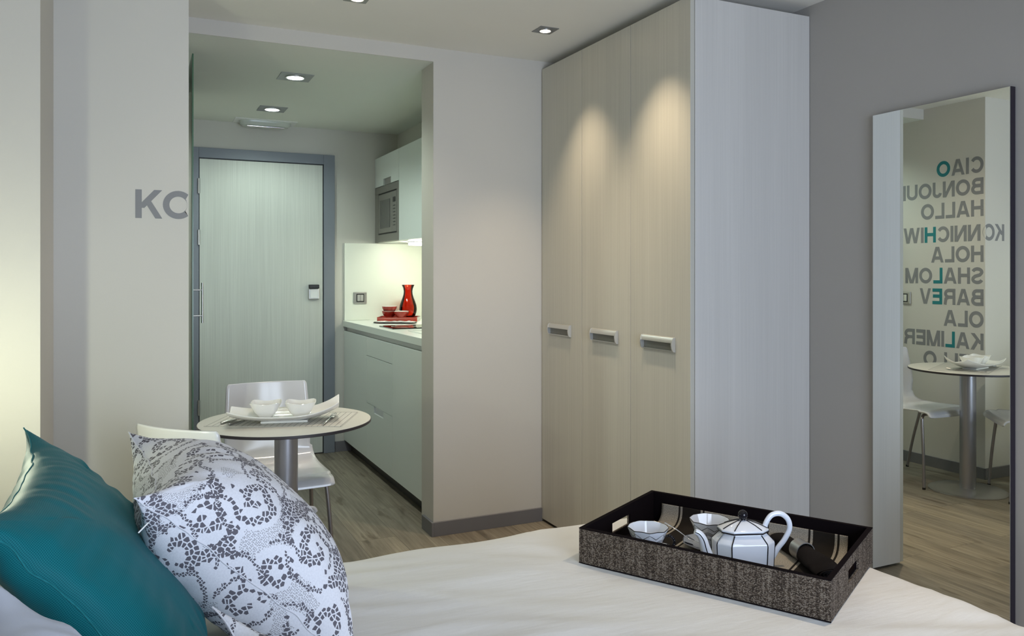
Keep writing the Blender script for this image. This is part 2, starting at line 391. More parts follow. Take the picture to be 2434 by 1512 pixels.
# entrance door
dr = thing('door_1', 'pale wood grain entrance door in a grey frame', 'door', (.79, YD, 0)); dr['kind'] = 'structure'
bm = B(-.49, -.412, -.022, 0, 0, 2.108); box(bm, .412, .49, -.022, 0, 0, 2.108); box(bm, -.412, .412, -.022, 0, 2.04, 2.108)
obj('door_frame', bm, M_frame, dr, bevel=.002)
obj('door_gap', B(-.412, .412, -.003, 0, 0, 2.04), M_black, dr)
obj('door_leaf', B(-.407, .405, -.016, -.004, .008, 2.033), M_door, dr, bevel=.001)
for z in (1.85, 1.51, .38):
    bm = bmesh.new(); tube(bm, [(-.412, -.026, z-.05), (-.412, -.026, z+.05)], .008, 10); obj('hinge', bm, M_steel, dr, smooth=40)
lk = obj('lock_plate', B(.302, .38, -.034, -.016, 1.088, 1.165), M_alu, dr, bevel=.006)
obj('card_face', B(.314, .368, -.038, -.034, 1.098, 1.162), M_white, lk, bevel=.002)
obj('card_slot', B(.306, .376, -.05, -.016, 1.166, 1.192), M_black, lk, bevel=.004)
# ------------------------------------------------------------------ glass sliding door
gd = thing('sliding_glass_door', 'clear glass sliding door seen edge on beside the wall lettering', 'door', (.235, 4.02, 0))
obj('polished_edge', B(-.003, .003, -.104, -.1005, .02, 2.27), mat('green_glass_edge', (.07, .16, .09), .25), gd)
obj('glass_panel', B(-.003, .003, -.10, .85, .02, 2.27), M_gl, gd, bevel=.001)
bm = bmesh.new(); tube(bm, [(.058, .14, 1.03), (.058, .14, 1.225)], .0055, 12); obj('handle_bar', bm, M_steel, gd, smooth=40)
for z in (1.065, 1.19):
    bm = bmesh.new(); tube(bm, [(.005, .14, z), (.058, .14, z)], .004, 10); obj('standoff', bm, M_steel, gd, smooth=40)
obj('hanger_bracket', B(-.012, .02, .26, .32, 2.17, 2.215), M_steel, gd, bevel=.002)
# ------------------------------------------------------------------ wardrobe
wd = thing('wardrobe', 'tall pale wood grain wardrobe with three doors in the corner', 'wardrobe', (2.18, 3.05, 0))
ox, oy = 2.18, 3.05
TOP = 2.317
bm = B(1.93-ox, XR-.004-ox, YW+.02-oy, YP-.004-oy, .06, TOP-.003); obj('carcass', bm, M_wardp, wd)
obj('side_panel', B(1.909-ox, XR-.002-ox, YW-oy, YW+.018-oy, .012, TOP), M_wardp, wd, bevel=.0008)
obj('plinth', B(1.95-ox, XR-.004-ox, YW+.022-oy, YP-.004-oy, 0, .06), M_black, wd)
ys = [YW, 2.849, 3.257, YP-.006]
def pull(parent, yc):
    hw = .108
    bm = bmesh.new()
    prof = [(0, 1.022), (-.009, 1.020), (-.015, 1.010), (-.016, 1.000), (-.013, 1.000), (-.009, 1.006), (0, 1.008)]
    def ext(pr, y0, y1):
        a = [bm.verts.new((x, y0, z)) for x, z in pr]; b = [bm.verts.new((x, y1, z)) for x, z in pr]
        bm.faces.new(a[::-1]); bm.faces.new(b)
        for i in range(len(pr)): j = (i+1) % len(pr); bm.faces.new([a[i], a[j], b[j], b[i]])
    ext(prof, yc-hw+.003, yc+hw-.003)
    for y in (yc-hw, yc+hw-.006):
        ext([(0, 1.023), (-.010, 1.021), (-.016, 1.010), (-.0185, .993), (-.016, .976), (-.010, .966), (0, .964)], y, y+.006)
    ext([(0, .967), (-.010, .967), (-.010, .970), (0, .970)], yc-hw+.003, yc+hw-.003)
    o = obj('handle', bm, M_alu, parent, loc=(0, 0, 0), smooth=35)
    obj('finger_recess_shade', B(-.0008, .0, yc-hw+.006, yc+hw-.006, .9705, 1.0075), M_recess_shade, o)  # dark backing sheet standing in for the hood's shadow
    return o
for i in range(3):
    y0, y1 = ys[i]+.0015, ys[i+1]-.0015
    d = obj('door', B(1.888-ox, 1.907-ox, y0-oy, y1-oy, .014, TOP), M_ward, wd, bevel=.0008)
    h = pull(d, (2.647, 3.052, 3.465)[i]-oy); h.location = (1.888-ox, 0, 0)
# ------------------------------------------------------------------ mirror
mr = thing('wall_mirror', 'tall frameless mirror with black edges on the grey wall', 'mirror', (XR-.022, 1.857, .162))
obj('mirror_glass', B(-.004, .0, -.256, .256, 0, 1.69), M_mirror, mr)
obj('backing_board', B(.0005, .0215, -.257, .257, -.001, 1.691), M_mback, mr)
# ------------------------------------------------------------------ kitchen
ku = thing('kitchen_base_unit', 'white kitchen base cabinets with drawers under the worktop', 'cabinet', (1.65, 4.8, 0))
ox, oy = 1.65, 4.8; YE = 3.86
obj('carcass', B(1.372-ox, 1.985-ox, YE-oy, YD-.003-oy, .08, .889), M_whitelam, ku)
obj('grip_channel', B(1.366-ox, 1.371-ox, YE-oy, YD-.003-oy, .845, .889), M_steel, ku)
obj('plinth', B(1.40-ox, 1.98-ox, YE-oy, YD-.014-oy, 0, .08), M_plinth, ku)
g = .0015
def front(name, y0, y1, z0, z1, cut=None, par=None):
    bm = bmesh.new(); x0, x1 = XK-ox, XK+.018-ox
    if cut:
        c0, c1, cz = cut
        box(bm, x0, x1, y0+g-oy, c0-oy, z0+g, z1-g); box(bm, x0, x1, c1-oy, y1-g-oy, z0+g, z1-g); box(bm, x0, x1, c0-oy, c1-oy, z0+g, cz)
    else: box(bm, x0, x1, y0+g-oy, y1-g-oy, z0+g, z1-g)
    return obj(name, bm, M_whitelam, ku, bevel=0 if cut else .0008)
front('door', 5.09, YD-.004, .08, .862); front('door', YE, 4.517, .08, .862)
front('drawer', 4.517, 5.09, .742, .862); front('drawer', 4.517, 5.09, .438, .742)
d = front('drawer', 4.517, 5.09, .08, .438, (4.70, 4.91, .395))
obj('grip_recess', B(XK+.006-ox, XK+.0175-ox, 4.70-oy, 4.91-oy, .395, .436), M_chrome, d)
wt = tag(obj('worktop', B(1.342, 1.988, YE, YD-.001, .891, .933), M_counter, bevel=.002), 'white worktop running along the kitchen units', 'worktop')
tag(obj('backsplash', B(XK+.002, 1.988, YD-.014, YD, .934, 1.487), M_splash, bevel=.001), 'white backsplash panel above the worktop end', 'backsplash')
# wall units
wu = thing('kitchen_wall_unit', 'white wall cabinet housing the built-in microwave', 'cabinet', (1.78, 5.42, 1.49))
ox, oy, oz = 1.78, 5.42, 1.49
bm = B(1.598-ox, 1.988-ox, 5.128-oy, YD-.016-oy, .0, .012); box(bm, 1.598-ox, 1.988-ox, 5.128-oy, YD-.002-oy, .40, .61)
box(bm, 1.598-ox, 1.988-ox, 5.695-oy, 5.710-oy, .012, .40); box(bm, 1.598-ox, 1.988-ox, 5.128-oy, 5.140-oy, .012, .40)
obj('carcass', bm, M_whitelam, wu)
bm = B(1.577-ox, 1.596-ox, 5.128-oy, 5.31-oy, .40, .609); box(bm, 1.577-ox, 1.596-ox, 5.495-oy, 5.708-oy, .40, .609); box(bm, 1.577-ox, 1.596-ox, 5.31-oy, 5.495-oy, .445, .609)
d = obj('flap_door', bm, M_whitelam, wu)
obj('grip_recess', B(1.588-ox, 1.597-ox, 5.31-oy, 5.495-oy, .402, .445), M_steel, d)
mw = thing('microwave_oven', 'built-in steel microwave in the wall cabinet', 'microwave', (1.577, 5.42, 1.493))
oy = 5.42
obj('oven_body', B(.019, .36, -.26, .255, .016, .375), M_micro, mw)
bm = B(0, .018, -.292, .287, 0, .052); box(bm, 0, .018, -.292, .287, .345, .393); box(bm, 0, .018, -.292, -.245, .052, .345); box(bm, 0, .018, .205, .287, .052, .345)
obj('trim_frame', bm, M_micro, mw, bevel=.001)
obj('shadow_gap', B(.010, .018, -.245, .205, .052, .345), M_black, mw)
d = obj('oven_door', B(.0, .0095, -.13, .197, .062, .335), M_micro, mw, bevel=.001)
obj('door_window', B(-.002, .0, -.09, .155, .095, .292), M_microd, d)
p_ = obj('control_panel', B(.0, .0095, -.238, -.133, .062, .335), M_micro, mw, bevel=.001)
obj('display', B(-.002, 0, -.215, -.160, .262, .295), M_black, p_)
for i in range(7): obj('button', B(-.002, 0, -.212, -.165, .235-i*.022, .240-i*.022), M_black, p_)
wu2 = thing('kitchen_wall_unit', 'white wall cabinet right of the microwave', 'cabinet', (1.78, 4.5, 1.49))
oy = 4.5
obj('carcass', B(1.598-ox, 1.988-ox, YE-oy, 5.125-oy, 0, .61), M_whitelam, wu2)
obj('door', B(1.577-ox, 1.596-ox, 4.49-oy, 5.1245-oy, -.002, .609), M_whitelam, wu2, bevel=.0008)
obj('door', B(1.577-ox, 1.596-ox, YE-oy, 4.487-oy, -.002, .609), M_whitelam, wu2, bevel=.0008)
ul = thing('under_cabinet_light', 'lit lamp under the wall cabinet above the red carafe', 'lamp', (1.78, 5.30, 1.477))
obj('housing', B(-.08, .08, -.045, .045, .006, .0125), M_white, ul, bevel=.002)
obj('diffuser', B(-.07, .07, -.036, .036, -.012, .006), E_under, ul, bevel=.004)
# hob and sink
hb = thing('hob', 'black glass hob set in the white worktop', 'hob', (1.65, 4.82, .933))
obj('glass_plate', B(-.25, .25, -.14, .15, 0, .006), M_gran, hb, bevel=.001)
for yy in (-.12,): 
    for xx in (-.13, .12):
        bm = bmesh.new(); lathe(bm, [(.075, .0061), (.078, .0066), (.081, .0061)], 40, (xx, .01)); obj('burner_ring', bm, M_steel, hb)
sk = thing('sink', 'white inset sink in front of the hob', 'sink', (1.66, 4.30, .933))
bm = B(-.22, .22, -.20, -.185, 0, .004); box(bm, -.22, .22, .185, .20, 0, .004); box(bm, -.22, -.205, -.185, .185, 0, .004); box(bm, .205, .22, -.185, .185, 0, .004)
obj('rim', bm, M_counter, sk, bevel=.001)
obj('basin', B(-.205, .205, -.185, .185, 0, .0015), M_splash, sk)
# switches
def switch(name, label, loc, rz):
    t = thing(name, label, 'switch', loc, rz)
    obj('plate', B(-.048, .048, -.008, 0, -.042, .042), M_plug, t, bevel=.003)
    obj('inner_frame', B(-.028, .028, -.0095, -.008, -.029, .029), M_black, t)
    for s in (-1, 1): obj('rocker', B(min(s*.001, s*.022), max(s*.001, s*.022), -.012, -.0095, -.022, .022), M_alu, t, bevel=.001)
switch('light_switch', 'silver double switch on the backsplash', (1.463, YD-.014, 1.094), 0)
switch('light_switch', 'silver switch on the lettering wall, seen in the mirror', (XT, 3.81, 1.105), R(90))
# ------------------------------------------------------------------ red things on the worktop
WZ = .9335
RZ = R(-25)
rt = thing('red_serving_tray', 'small red serving tray carrying bowls and carafe', 'tray', (1.697, 5.512, WZ), RZ)
bm = B(-.14, .14, -.1, .1, .0, .022); obj('tray_body', bm, M_redl, rt, bevel=.002)
bm = B(-.14, .14, -.1, -.093, .022, .030); box(bm, -.14, .14, .093, .1, .022, .030); box(bm, -.14, -.133, -.093, .093, .022, .030); box(bm, .133, .14, -.093, .093, .022, .030)
obj('tray_rim', bm, M_redl, rt)
obj('end_label', B(.1402, .1412, -.093, .093, .003, .027), M_porc, rt)
def rp(a, b): return (1.68+a*math.cos(RZ)-b*math.sin(RZ), 5.50+a*math.sin(RZ)+b*math.cos(RZ))
def bowl(label, x, y, z, sc=1):
    t = thing('red_bowl', label, 'bowl', (x, y, z), group='red bowls on the serving tray')
    r = .053*sc
    bm = bmesh.new(); lathe(bm, [(0, 0), (.026, 0), (.028, .004), (.042, .018), (.050, .034), (r, .048)], 40)
    obj('outer_glaze', bm, M_red, t, smooth=50)
    bm = bmesh.new(); lathe(bm, [(r, .048), (r+.0003, .0495), (r-.003, .0495), (.047, .034), (.038, .018), (.02, .007), (0, .006)], 40)
    obj('white_inside', bm, M_porc, t, smooth=50)
x, y = 1.632, 5.53; bowl('red bowl at the left under another bowl', x, y, WZ+.0225); bowl('top red bowl of the stack', x, y, WZ+.0225+.032)
x, y = 1.692, 5.44; bowl('single red bowl right of the stack', x, y, WZ+.0225)
x, y = rp(.085, .02)
x, y = 1.773, 5.54
cf = thing('carafe', 'tall red glass carafe on the serving tray', 'carafe', (x, y, WZ+.0225))
prof = [(0, .002), (.042, .002), (.052, .012), (.060, .035), (.063, .058), (.060, .085), (.050, .115), (.040, .140), (.033, .165), (.031, .185), (.034, .205), (.041, .222), (.046, .232)]
bm = bmesh.new(); lathe(bm, prof + [(r-.003, z+.001) for r, z in prof[::-1][:-1]] + [(0, .006)], 48); obj('glass_body', bm, M_redglass, cf, smooth=60)
ct = thing('folded_cloth', 'white cloth with black piping lying on the worktop', 'cloth', (1.585, 5.235, WZ), R(-32))
random.seed(4)
def clz(s, t): return .009+.006*noise.noise(Vector((s*4, t*6, 3)))
bm = bmesh.new(); grid(bm, 30, 14, lambda a, b: Vector(((a-.5)*.27, (b-.5)*.10*(1-.25*(2*a-1)**4), clz(a*2, b)+.002)))
solid(obj('cloth', bm, M_porc, ct, smooth=50), .003)
loop = []
for i in range(60):
    a = 2*PI*i/60; loop.append((.145*math.copysign(abs(math.cos(a))**.6, math.cos(a)), .056*math.copysign(abs(math.sin(a))**.7, math.sin(a)), .007+.0015*math.sin(3*a)))
bm = bmesh.new(); tube(bm, loop, .003, 8, closed=True); obj('piping', bm, M_black, ct, smooth=60)
for a, b in ((-.06, .0), (-.045, -.012), (-.03, .008), (.03, .012), (.045, .0), (.06, .01), (.05, .018)): obj('printed_mark', B(a-.006, a+.007, b-.004, b+.004, .0095, .0102), M_black, ct)
# ------------------------------------------------------------------ ceiling fittings
def spotlight(label, x, y, z, hs, m, group, lit=True, rz=0):
    t = thing('recessed_spotlight', label, 'ceiling light', (x, y, z), rz, group)
    obj('plate', B(-hs, hs, -hs, hs, -.003, 0), M_plate, t, bevel=.001)
    r = hs*.50
    bm = bmesh.new(); lathe(bm, [(r*1.02, -.003), (r*1.22, -.003), (r*1.22, -.006), (r*1.1, -.0075), (r*1.02, -.0065), (r*1.02, -.003)], 32); obj('ring', bm, M_alu, t, smooth=40)
    bm = bmesh.new(); lathe(bm, [(0, -.0062), (r, -.0062), (r, -.0031), (0, -.0031)], 32); obj('bulb', bm, m, t)
spotlight('warm square spotlight in the ceiling beside the wardrobe', 1.659, 3.186, ZC, .046, E_warm, 'warm ceiling spotlights')
spotlight('warm spotlight above the wardrobe front', 1.66, 2.60, ZC, .046, E_warm, 'warm ceiling spotlights')
spotlight('warm spotlight above the foot of the bed', 1.66, 1.25, ZC, .046, E_warm, 'warm ceiling spotlights')
spotlight('warm spotlight over the dining table', .794, 3.135, ZC, .046, E_warm, 'warm ceiling spotlights')
spotlight('warm spotlight over the pillows', .5, 1.6, ZC, .046, E_warm, 'warm ceiling spotlights')
spotlight('near large square spotlight in the kitchen ceiling', .752, 4.259, ZK, .083, E_cool, 'cool kitchen spotlights')
spotlight('far large square spotlight in front of the entrance door', .768, 5.148, ZK, .083, E_cool, 'cool kitchen spotlights')
em = thing('emergency_light', 'unlit oval tube light on the ceiling above the door', 'ceiling light', (.79, 5.60, ZK))
obj('base_plate', B(-.20, .20, -.085, .085, -.004, 0), M_white, em, bevel=.001)
bm = bmesh.new()
def ov(a, r1, r2, z): return (r1*math.copysign(abs(math.cos(a))**.45, math.cos(a)), r2*math.copysign(abs(math.sin(a))**.6, math.sin(a)), z)
rings = [[bm.verts.new(ov(2*PI*i/40, r1, r2, z)) for i in range(40)] for r1, r2, z in ((.165, .062, -.004), (.163, .060, -.024), (.150, .050, -.036))]
for a, b in zip(rings, rings[1:]):
    for i in range(40): bm.faces.new([a[i], a[(i+1) % 40], b[(i+1) % 40], b[i]])
bm.faces.new(rings[-1]); obj('diffuser', bm, mat('frosted_diffuser', (.55, .58, .52), .25), em, smooth=40)
bm = bmesh.new(); tube(bm, [(-.12, -.03, -.040), (.12, -.03, -.040)], .009, 12); obj('tube', bm, M_chrome, em, smooth=40)

# ------------------------------------------------------------------ letters
def stroke(bm, pts, w, closed=False, dep=.0008):
    if pts[0] == 'd':   # straight diagonal with horizontal ends
        a, b = Vector(pts[1]), Vector(pts[2]); d = b-a; h = w/2*d.length/max(abs(d.y), .3)*.94
        q = [(a.x-h, a.y), (a.x+h, a.y), (b.x+h, b.y), (b.x-h, b.y)]
        t_ = [bm.verts.new((x, -dep, y)) for x, y in q]; b_ = [bm.verts.new((x, 0, y)) for x, y in q]
        bm.faces.new(t_); bm.faces.new(b_[::-1])
        for k2 in range(4): l2 = (k2+1) % 4; bm.faces.new([t_[k2], t_[l2], b_[l2], b_[k2]])
        return
    pts = [Vector(p) for p in pts]; n = len(pts); Lf, Rt = [], []
    for i in range(n):
        if closed: a, b = pts[i-1], pts[(i+1) % n]
        else: a, b = pts[max(i-1, 0)], pts[min(i+1, n-1)]
        d1 = (pts[i]-a) if (pts[i]-a).length > 1e-6 else (b-pts[i]); d2 = (b-pts[i]) if (b-pts[i]).length > 1e-6 else d1
        d1.normalize(); d2.normalize(); n1 = Vector((-d1.y, d1.x)); n2 = Vector((-d2.y, d2.x))
        m = n1+n2; m = m/max(m.length_squared, .3)*2*(w/2)
        m = (n1+n2).normalized()*(w/2)/max((n1+n2).normalized().dot(n1), .45)
        Lf.append(pts[i]+m); Rt.append(pts[i]-m)
    def vv(p, z): return bm.verts.new((p.x, -z, p.y))
    for i in range(n if closed else n-1):
        j = (i+1) % n
        q = [Lf[i], Lf[j], Rt[j], Rt[i]]
        t_ = [vv(p, dep) for p in q]; b_ = [vv(p, .0) for p in q]
        bm.faces.new(t_); bm.faces.new(b_[::-1])
        for k2 in range(4): l2 = (k2+1) % 4; bm.faces.new([t_[k2], t_[l2], b_[l2], b_[k2]])
def arc(cx, cy, rx, ry, a0, a1, n=18): return [(cx+rx*math.cos(R(a0+(a1-a0)*i/n)), cy+ry*math.sin(R(a0+(a1-a0)*i/n))) for i in range(n+1)]
SW = .205; s = SW/2
def GL(ch):
    if ch == 'A': return .93, [['d', (.11, 0), (.435, 1.0)], ['d', (.82, 0), (.495, 1.0)], [(.2, .29), (.73, .29)]]
    if ch == 'B': return .82, [[(s, 0), (s, 1)], [(s, 1-s)]+arc(.45, 1-s-.19, .22, .19, 90, -90, 10)+[(s, 1-s-.38)], [(s, .53)]+arc(.46, .53-.2185, .27, .2185, 90, -90, 10)+[(s, s)]]
    if ch == 'C': return .90, [arc(.46, .5, .46-s, .5-s, 35, 325, 26)]
    if ch == 'E': return .74, [[(s, 0), (s, 1)], [(s, s), (.72, s)], [(s, .52), (.68, .52)], [(s, 1-s), (.71, 1-s)]]
    if ch == 'H': return .84, [[(s, 0), (s, 1)], [(.84-s, 0), (.84-s, 1)], [(s, .52), (.84-s, .52)]]
    if ch == 'I': return SW, [[(s, 0), (s, 1)]]
    if ch == 'J': return .66, [[(.66-s, 1), (.66-s, .3)]+arc(.33, .3, .33-s, .3-s, 0, -180, 14)]
    if ch == 'K': return .86, [[(s, 0), (s, 1)], ['d', (.16, .36), (.73, 1)], ['d', (.75, 0), (.38, .62)]]
    if ch == 'L': return .68, [[(s, 0), (s, 1)], [(s, s), (.67, s)]]
    if ch == 'M': return 1.0, [[(s, 0), (s, 1)], [(1-s, 0), (1-s, 1)], ['d', (.13, 1), (.46, 0)], ['d', (.87, 1), (.54, 0)]]
    if ch == 'N': return .85, [[(s, 0), (s, 1)], [(.85-s, 0), (.85-s, 1)], ['d', (.13, 1), (.72, 0)]]
    if ch == 'O': return .98, ['c', arc(.49, .5, .49-s, .5-s, 0, 360, 36)[:-1]]
    if ch == 'R': return .86, [[(s, 0), (s, 1)], [(s, 1-s)]+arc(.46, 1-s-.21, .25, .21, 90, -90, 10)+[(s, 1-s-.42)], [(.50, .48), (.68, .36), (.74, 0)]]
    if ch == 'S': return .82, [arc(.42, .71, .30, .20, 15, 180, 12)+[(.14, .66)]+[(.25, .55), (.58, .46), (.70, .36)]+arc(.42, .29, .30, .20, 0, -165, 12)]
    if ch == 'U': return .84, [[(s, 1), (s, .36)]+arc(.42, .36, .42-s, .36-s, 180, 360, 14)+[(.84-s, 1)]]
    if ch == 'V': return .86, [['d', (.11, 1), (.40, 0)], ['d', (.75, 1), (.46, 0)]]
    if ch == 'W': return 1.28, [['d', (.11, 1), (.33, 0)], ['d', (.37, 0), (.62, 1)], ['d', (.66, 1), (.91, 0)], ['d', (.95, 0), (1.17, 1)]]
def letter(ch, m, parent, x, h, sx=1.0):
    wd_, st = GL(ch); bm = bmesh.new(); cl = False
    for si, p in enumerate(st):
        if p == 'c': cl = True; continue
        stroke(bm, p, SW, cl, .0006+.0003*si)
    for v in bm.verts: v.co.x *= h*sx; v.co.z *= h
    o = obj('letter', bm, m, parent); o.location = (x, 0, 0); return wd_*h*sx
rows = [('CIAO', 1.878, 3), ('BONJOUR', 1.748, None), ('HALLO', 1.615, None), ('KONNICHIWA', 1.473, 5), ('HOLA', 1.338, None), ('SHALOM', 1.205, 3), ('BAREV', 1.073, 3), ('OLA', .940, None), ('KALIMERA', .806, 2), ('HELLO', .673, 4)]
LH = .103
for wtxt, z, tealix in rows:
    if wtxt != 'KONNICHIWA': z = 1.27+(z+.0515-1.27)*1.028-.0515
    t = thing('wall_lettering', 'grey greeting word %s on the wall beside the table' % wtxt + (', one letter teal' if tealix is not None and wtxt != 'HELLO' else ''), 'lettering', (XT, YK, z), R(90), 'greeting words on the wall')
    if wtxt == 'KONNICHIWA':
        t.location = (XT, YK, z); t.rotation_euler = (0, 0, 0)
        # first two letters on the wall face towards the bed, the others round the corner
        letter('K', M_letter, t, -.1815, .105)
        wd_, st = GL('O'); bm = bmesh.new(); stroke(bm, st[1], SW, True)
        for v in bm.verts:
            a, b, c_ = v.co; a = a*.108-.089; v.co = (a, b, c_*.105) if a <= 0 else (-b, a, c_*.105)
        obj('letter', bm, M_letter, t)
        x = .030
        for i, ch in enumerate('NNICHIWA'):
            wd_, st = GL(ch); bm = bmesh.new()
            for si, p in enumerate(st): stroke(bm, p, SW, False, .0006+.0003*si)
            for v in bm.verts:
                a, b, c_ = v.co; v.co = (-b, x+a*LH*.95, c_*LH)
            obj('letter', bm, M_teal_l if i == 4 else M_letter, t)
            x += wd_*LH*.95+.008
        continue
    x = .010
    for i, ch in enumerate(wtxt): x += letter(ch, M_teal_l if i == tealix and wtxt != 'HELLO' else M_letter, t, x, LH, .95)+.0085

# ------------------------------------------------------------------ table
TX, TY, TZ = .516, 3.115, .715
tb = thing('bistro_table', 'small round bistro table with black edge and grey column', 'table', (TX, TY, 0))
bm = bmesh.new(); lathe(bm, [(0, TZ-.012), (.314, TZ-.012), (.317, TZ-.010), (.317, TZ-.0015), (.316, TZ-.001), (0, TZ-.001)], 96); obj('edge_core', bm, M_tedge, tb, smooth=40)
bm = bmesh.new(); lathe(bm, [(0, TZ-.0009), (.3155, TZ-.0009), (.3150, TZ), (0, TZ)], 96); obj('tabletop', bm, M_ttop, tb)
bm = bmesh.new(); lathe(bm, [(.043, .016), (.043, TZ-.02), (.10, TZ-.018), (.10, TZ-.0121), (0, TZ-.0121)], 40); obj('column', bm, M_col, tb, smooth=30)
bm = bmesh.new(); lathe(bm, [(0, 0), (.208, 0), (.208, .006), (.19, .013), (.06, .017), (0, .017)], 80); obj('base_disc', bm, M_steel, tb, smooth=30)
# placemat
A0 = Vector((.222, 3.105)); A1 = Vector((.675, 2.885)); A2 = Vector((.815, 3.17)); 
ux = (A1-A0).normalized(); uy = Vector((-ux.y, ux.x)); WM, HM = .50, .30
pm = thing('placemat', 'pale placemat with thin dark slanting stripes on the round table', 'placemat', (A0.x, A0.y, TZ+.0004), math.atan2(ux.y, ux.x))
bm = B(0, WM, 0, HM, 0, .0012)
obj('mat_sheet', bm, M_mat, pm)
bm = bmesh.new()
for i in range(24):
    x0 = .008+i*.0212
    dx = .0
    box(bm, x0, x0+.0013, .002, HM-.002, .0013, .0016)
box(bm, 0, WM, 0, .0008, .0013, .0017); box(bm, 0, WM, HM-.0008, HM, .0013, .0017)
obj('stripes', bm, mat('placemat_stripe', (.12, .12, .125), .7), pm)
# platter
pc = Vector((.505, 3.075)); pa = math.atan2(-.20, .42)
pl = thing('platter', 'long white boat shaped platter with raised ends on the placemat', 'plate', (pc.x, pc.y, TZ+.002), math.atan2(-.29, .56)+R(14))
def plat(a, b, th=0):
    sx = 2*a-1; ty = 2*b-1
    x = .198*sx; y = .098*ty*(1-.35*abs(sx)**3); y += .028*sx*abs(sx)
    z = .0085 + .026*abs(sx)**2.6 + .024*abs(ty)**2.4 + (.022*max(0, sx)**3)*(max(0, ty)*.6+.6)
    return Vector((x, y, z+th))
bm = bmesh.new(); grid(bm, 41, 21, plat)
o = solid(obj('dish', bm, M_porc, pl, smooth=60), .004); sb = o.modifiers.new('s', 'SUBSURF'); sb.levels = 1; sb.render_levels = 1
bm = bmesh.new(); box(bm, -.085, .085, -.040, .040, 0, .009); obj('foot', bm, M_porc, pl, bevel=.004)
def sqbowl(label, x, y, z, rz):
    t = thing('square_bowl', label, 'bowl', (x, y, z), rz, 'square white bowls on the platter')
    bm = bmesh.new(); rings = []
    prof = [(.024, 0), (.026, .004), (.040, .022), (.050, .040), (.056, .052), (.0535, .0525), (.047, .038), (.037, .022), (.022, .008)]
    n = 40
    for r, zz in prof:
        rg = []
        for i in range(n):
            a = 2*PI*i/n; c_, s_ = math.cos(a), math.sin(a); q = (abs(c_)**5+abs(s_)**5)**(-1/5)
            up = .006*max(0, (zz-.03)/.022)*abs(math.sin(2*a))**3
            rg.append(bm.verts.new((r*q*c_, r*q*s_, zz+up)))
        rings.append(rg)
    for a, b in zip(rings, rings[1:]):
        for i in range(n): bm.faces.new([a[i], a[(i+1) % n], b[(i+1) % n], b[i]])
    bm.faces.new(rings[0][::-1]); bm.faces.new(rings[-1]); obj('bowl', bm, M_porc, t, smooth=60)
sqbowl('left square white bowl on the platter', .440, 3.100, TZ+.0195, R(-14)); sqbowl('right square white bowl on the platter', .560, 3.060, TZ+.0195, R(-14))
# cutlery
def fork(loc, rz):
    t = tag(bpy.data.objects.new('fork', None), 'steel fork lying right of the platter', 'fork'); C.objects.link(t); t.location = loc; t.rotation_euler = (0, 0, rz)
    bm = bmesh.new()
    pts = [(0, .0, .003), (0, .05, .004), (0, .10, .005), (0, .13, .007)]
    tube(bm, pts, [.0055, .004, .003, .003], 10, flat=.5); obj('handle', bm, M_chrome, t, smooth=50)
    bm = bmesh.new(); tube(bm, [(0, .128, .007), (0, .138, .005), (0, .150, .004), (0, .155, .004)], [.003, .009, .011, .010], 12, flat=.25)
    for k2 in range(4): xx = -.0085+k2*.00567; tube(bm, spline([(xx, .152, .004), (xx, .175, .005), (xx, .200, .011)], 4), .0014, 6)
    obj('tines', bm, M_chrome, t, smooth=50)
fork((.615, 2.935, TZ+.002), math.atan2(3.19-2.935, .735-.615)-R(90))
def knife(label, loc, rz):
    t = tag(bpy.data.objects.new('knife', None), label, 'knife', 'knives left of the platter'); C.objects.link(t); t.location = loc; t.rotation_euler = (0, 0, rz)
    bm = bmesh.new(); tube(bm, [(0, 0, .005), (0, .003, .005), (0, .05, .0045), (0, .085, .004)], [.003, .0062, .005, .004], 12, flat=.7); obj('handle', bm, M_steel, t, smooth=50)
    bm = B(-.0005, .0005, .085, .20, .0, .015); obj('blade', bm, M_chrome, t)
    bm.free() if False else None
knife('left steel knife with its blade under the platter', (.283, 3.113, TZ+.002), R(-44)); knife('right steel knife with its blade under the platter', (.306, 3.082, TZ+.002), R(-44))

# ------------------------------------------------------------------ chairs
def chair_shell():
    prof = spline([(.222, .418), (.214, .436), (.185, .448), (.08, .444), (-.06, .440), (-.15, .447), (-.195, .475), (-.215, .54), (-.228, .64), (-.243, .72), (-.256, .79)], 6)
    def wid(t, z):
        if z < .5: return .198
        return .188-.018*(z-.5)/.29
    pr = [(Vector(p).x, Vector(p).y) if False else (p[0], p[1]) for p in prof]
    n = len(pr)
    def fn(a, b):
        k2 = a*(n-1); i = min(int(k2), n-2); f_ = k2-i
        y = pr[i][0]*(1-f_)+pr[i+1][0]*f_; z = pr[i][1]*(1-f_)+pr[i+1][1]*f_
        s_ = 2*b-1; hw = wid(a, z)
        bk = min(1, max(0, (z-.46)/.12))
        waist = 1-.045*math.exp(-((z-.50)/.05)**2)
        corner = 0
        y += .030*bk*s_*s_; 
        z += (1-bk)*(.010*s_*s_*(1 if y < .15 else .3))
        x = hw*waist*s_
        e = 1-a
        if e < .03: x *= 1-.05*(1-e/.03)**2*abs(s_)**8
        if a < .05: x *= 1-.14*(1-a/.05)**2*abs(s_)**6
        return Vector((x, y, z))
    bm = bmesh.new(); grid(bm, 90, 25, fn)
    return bm
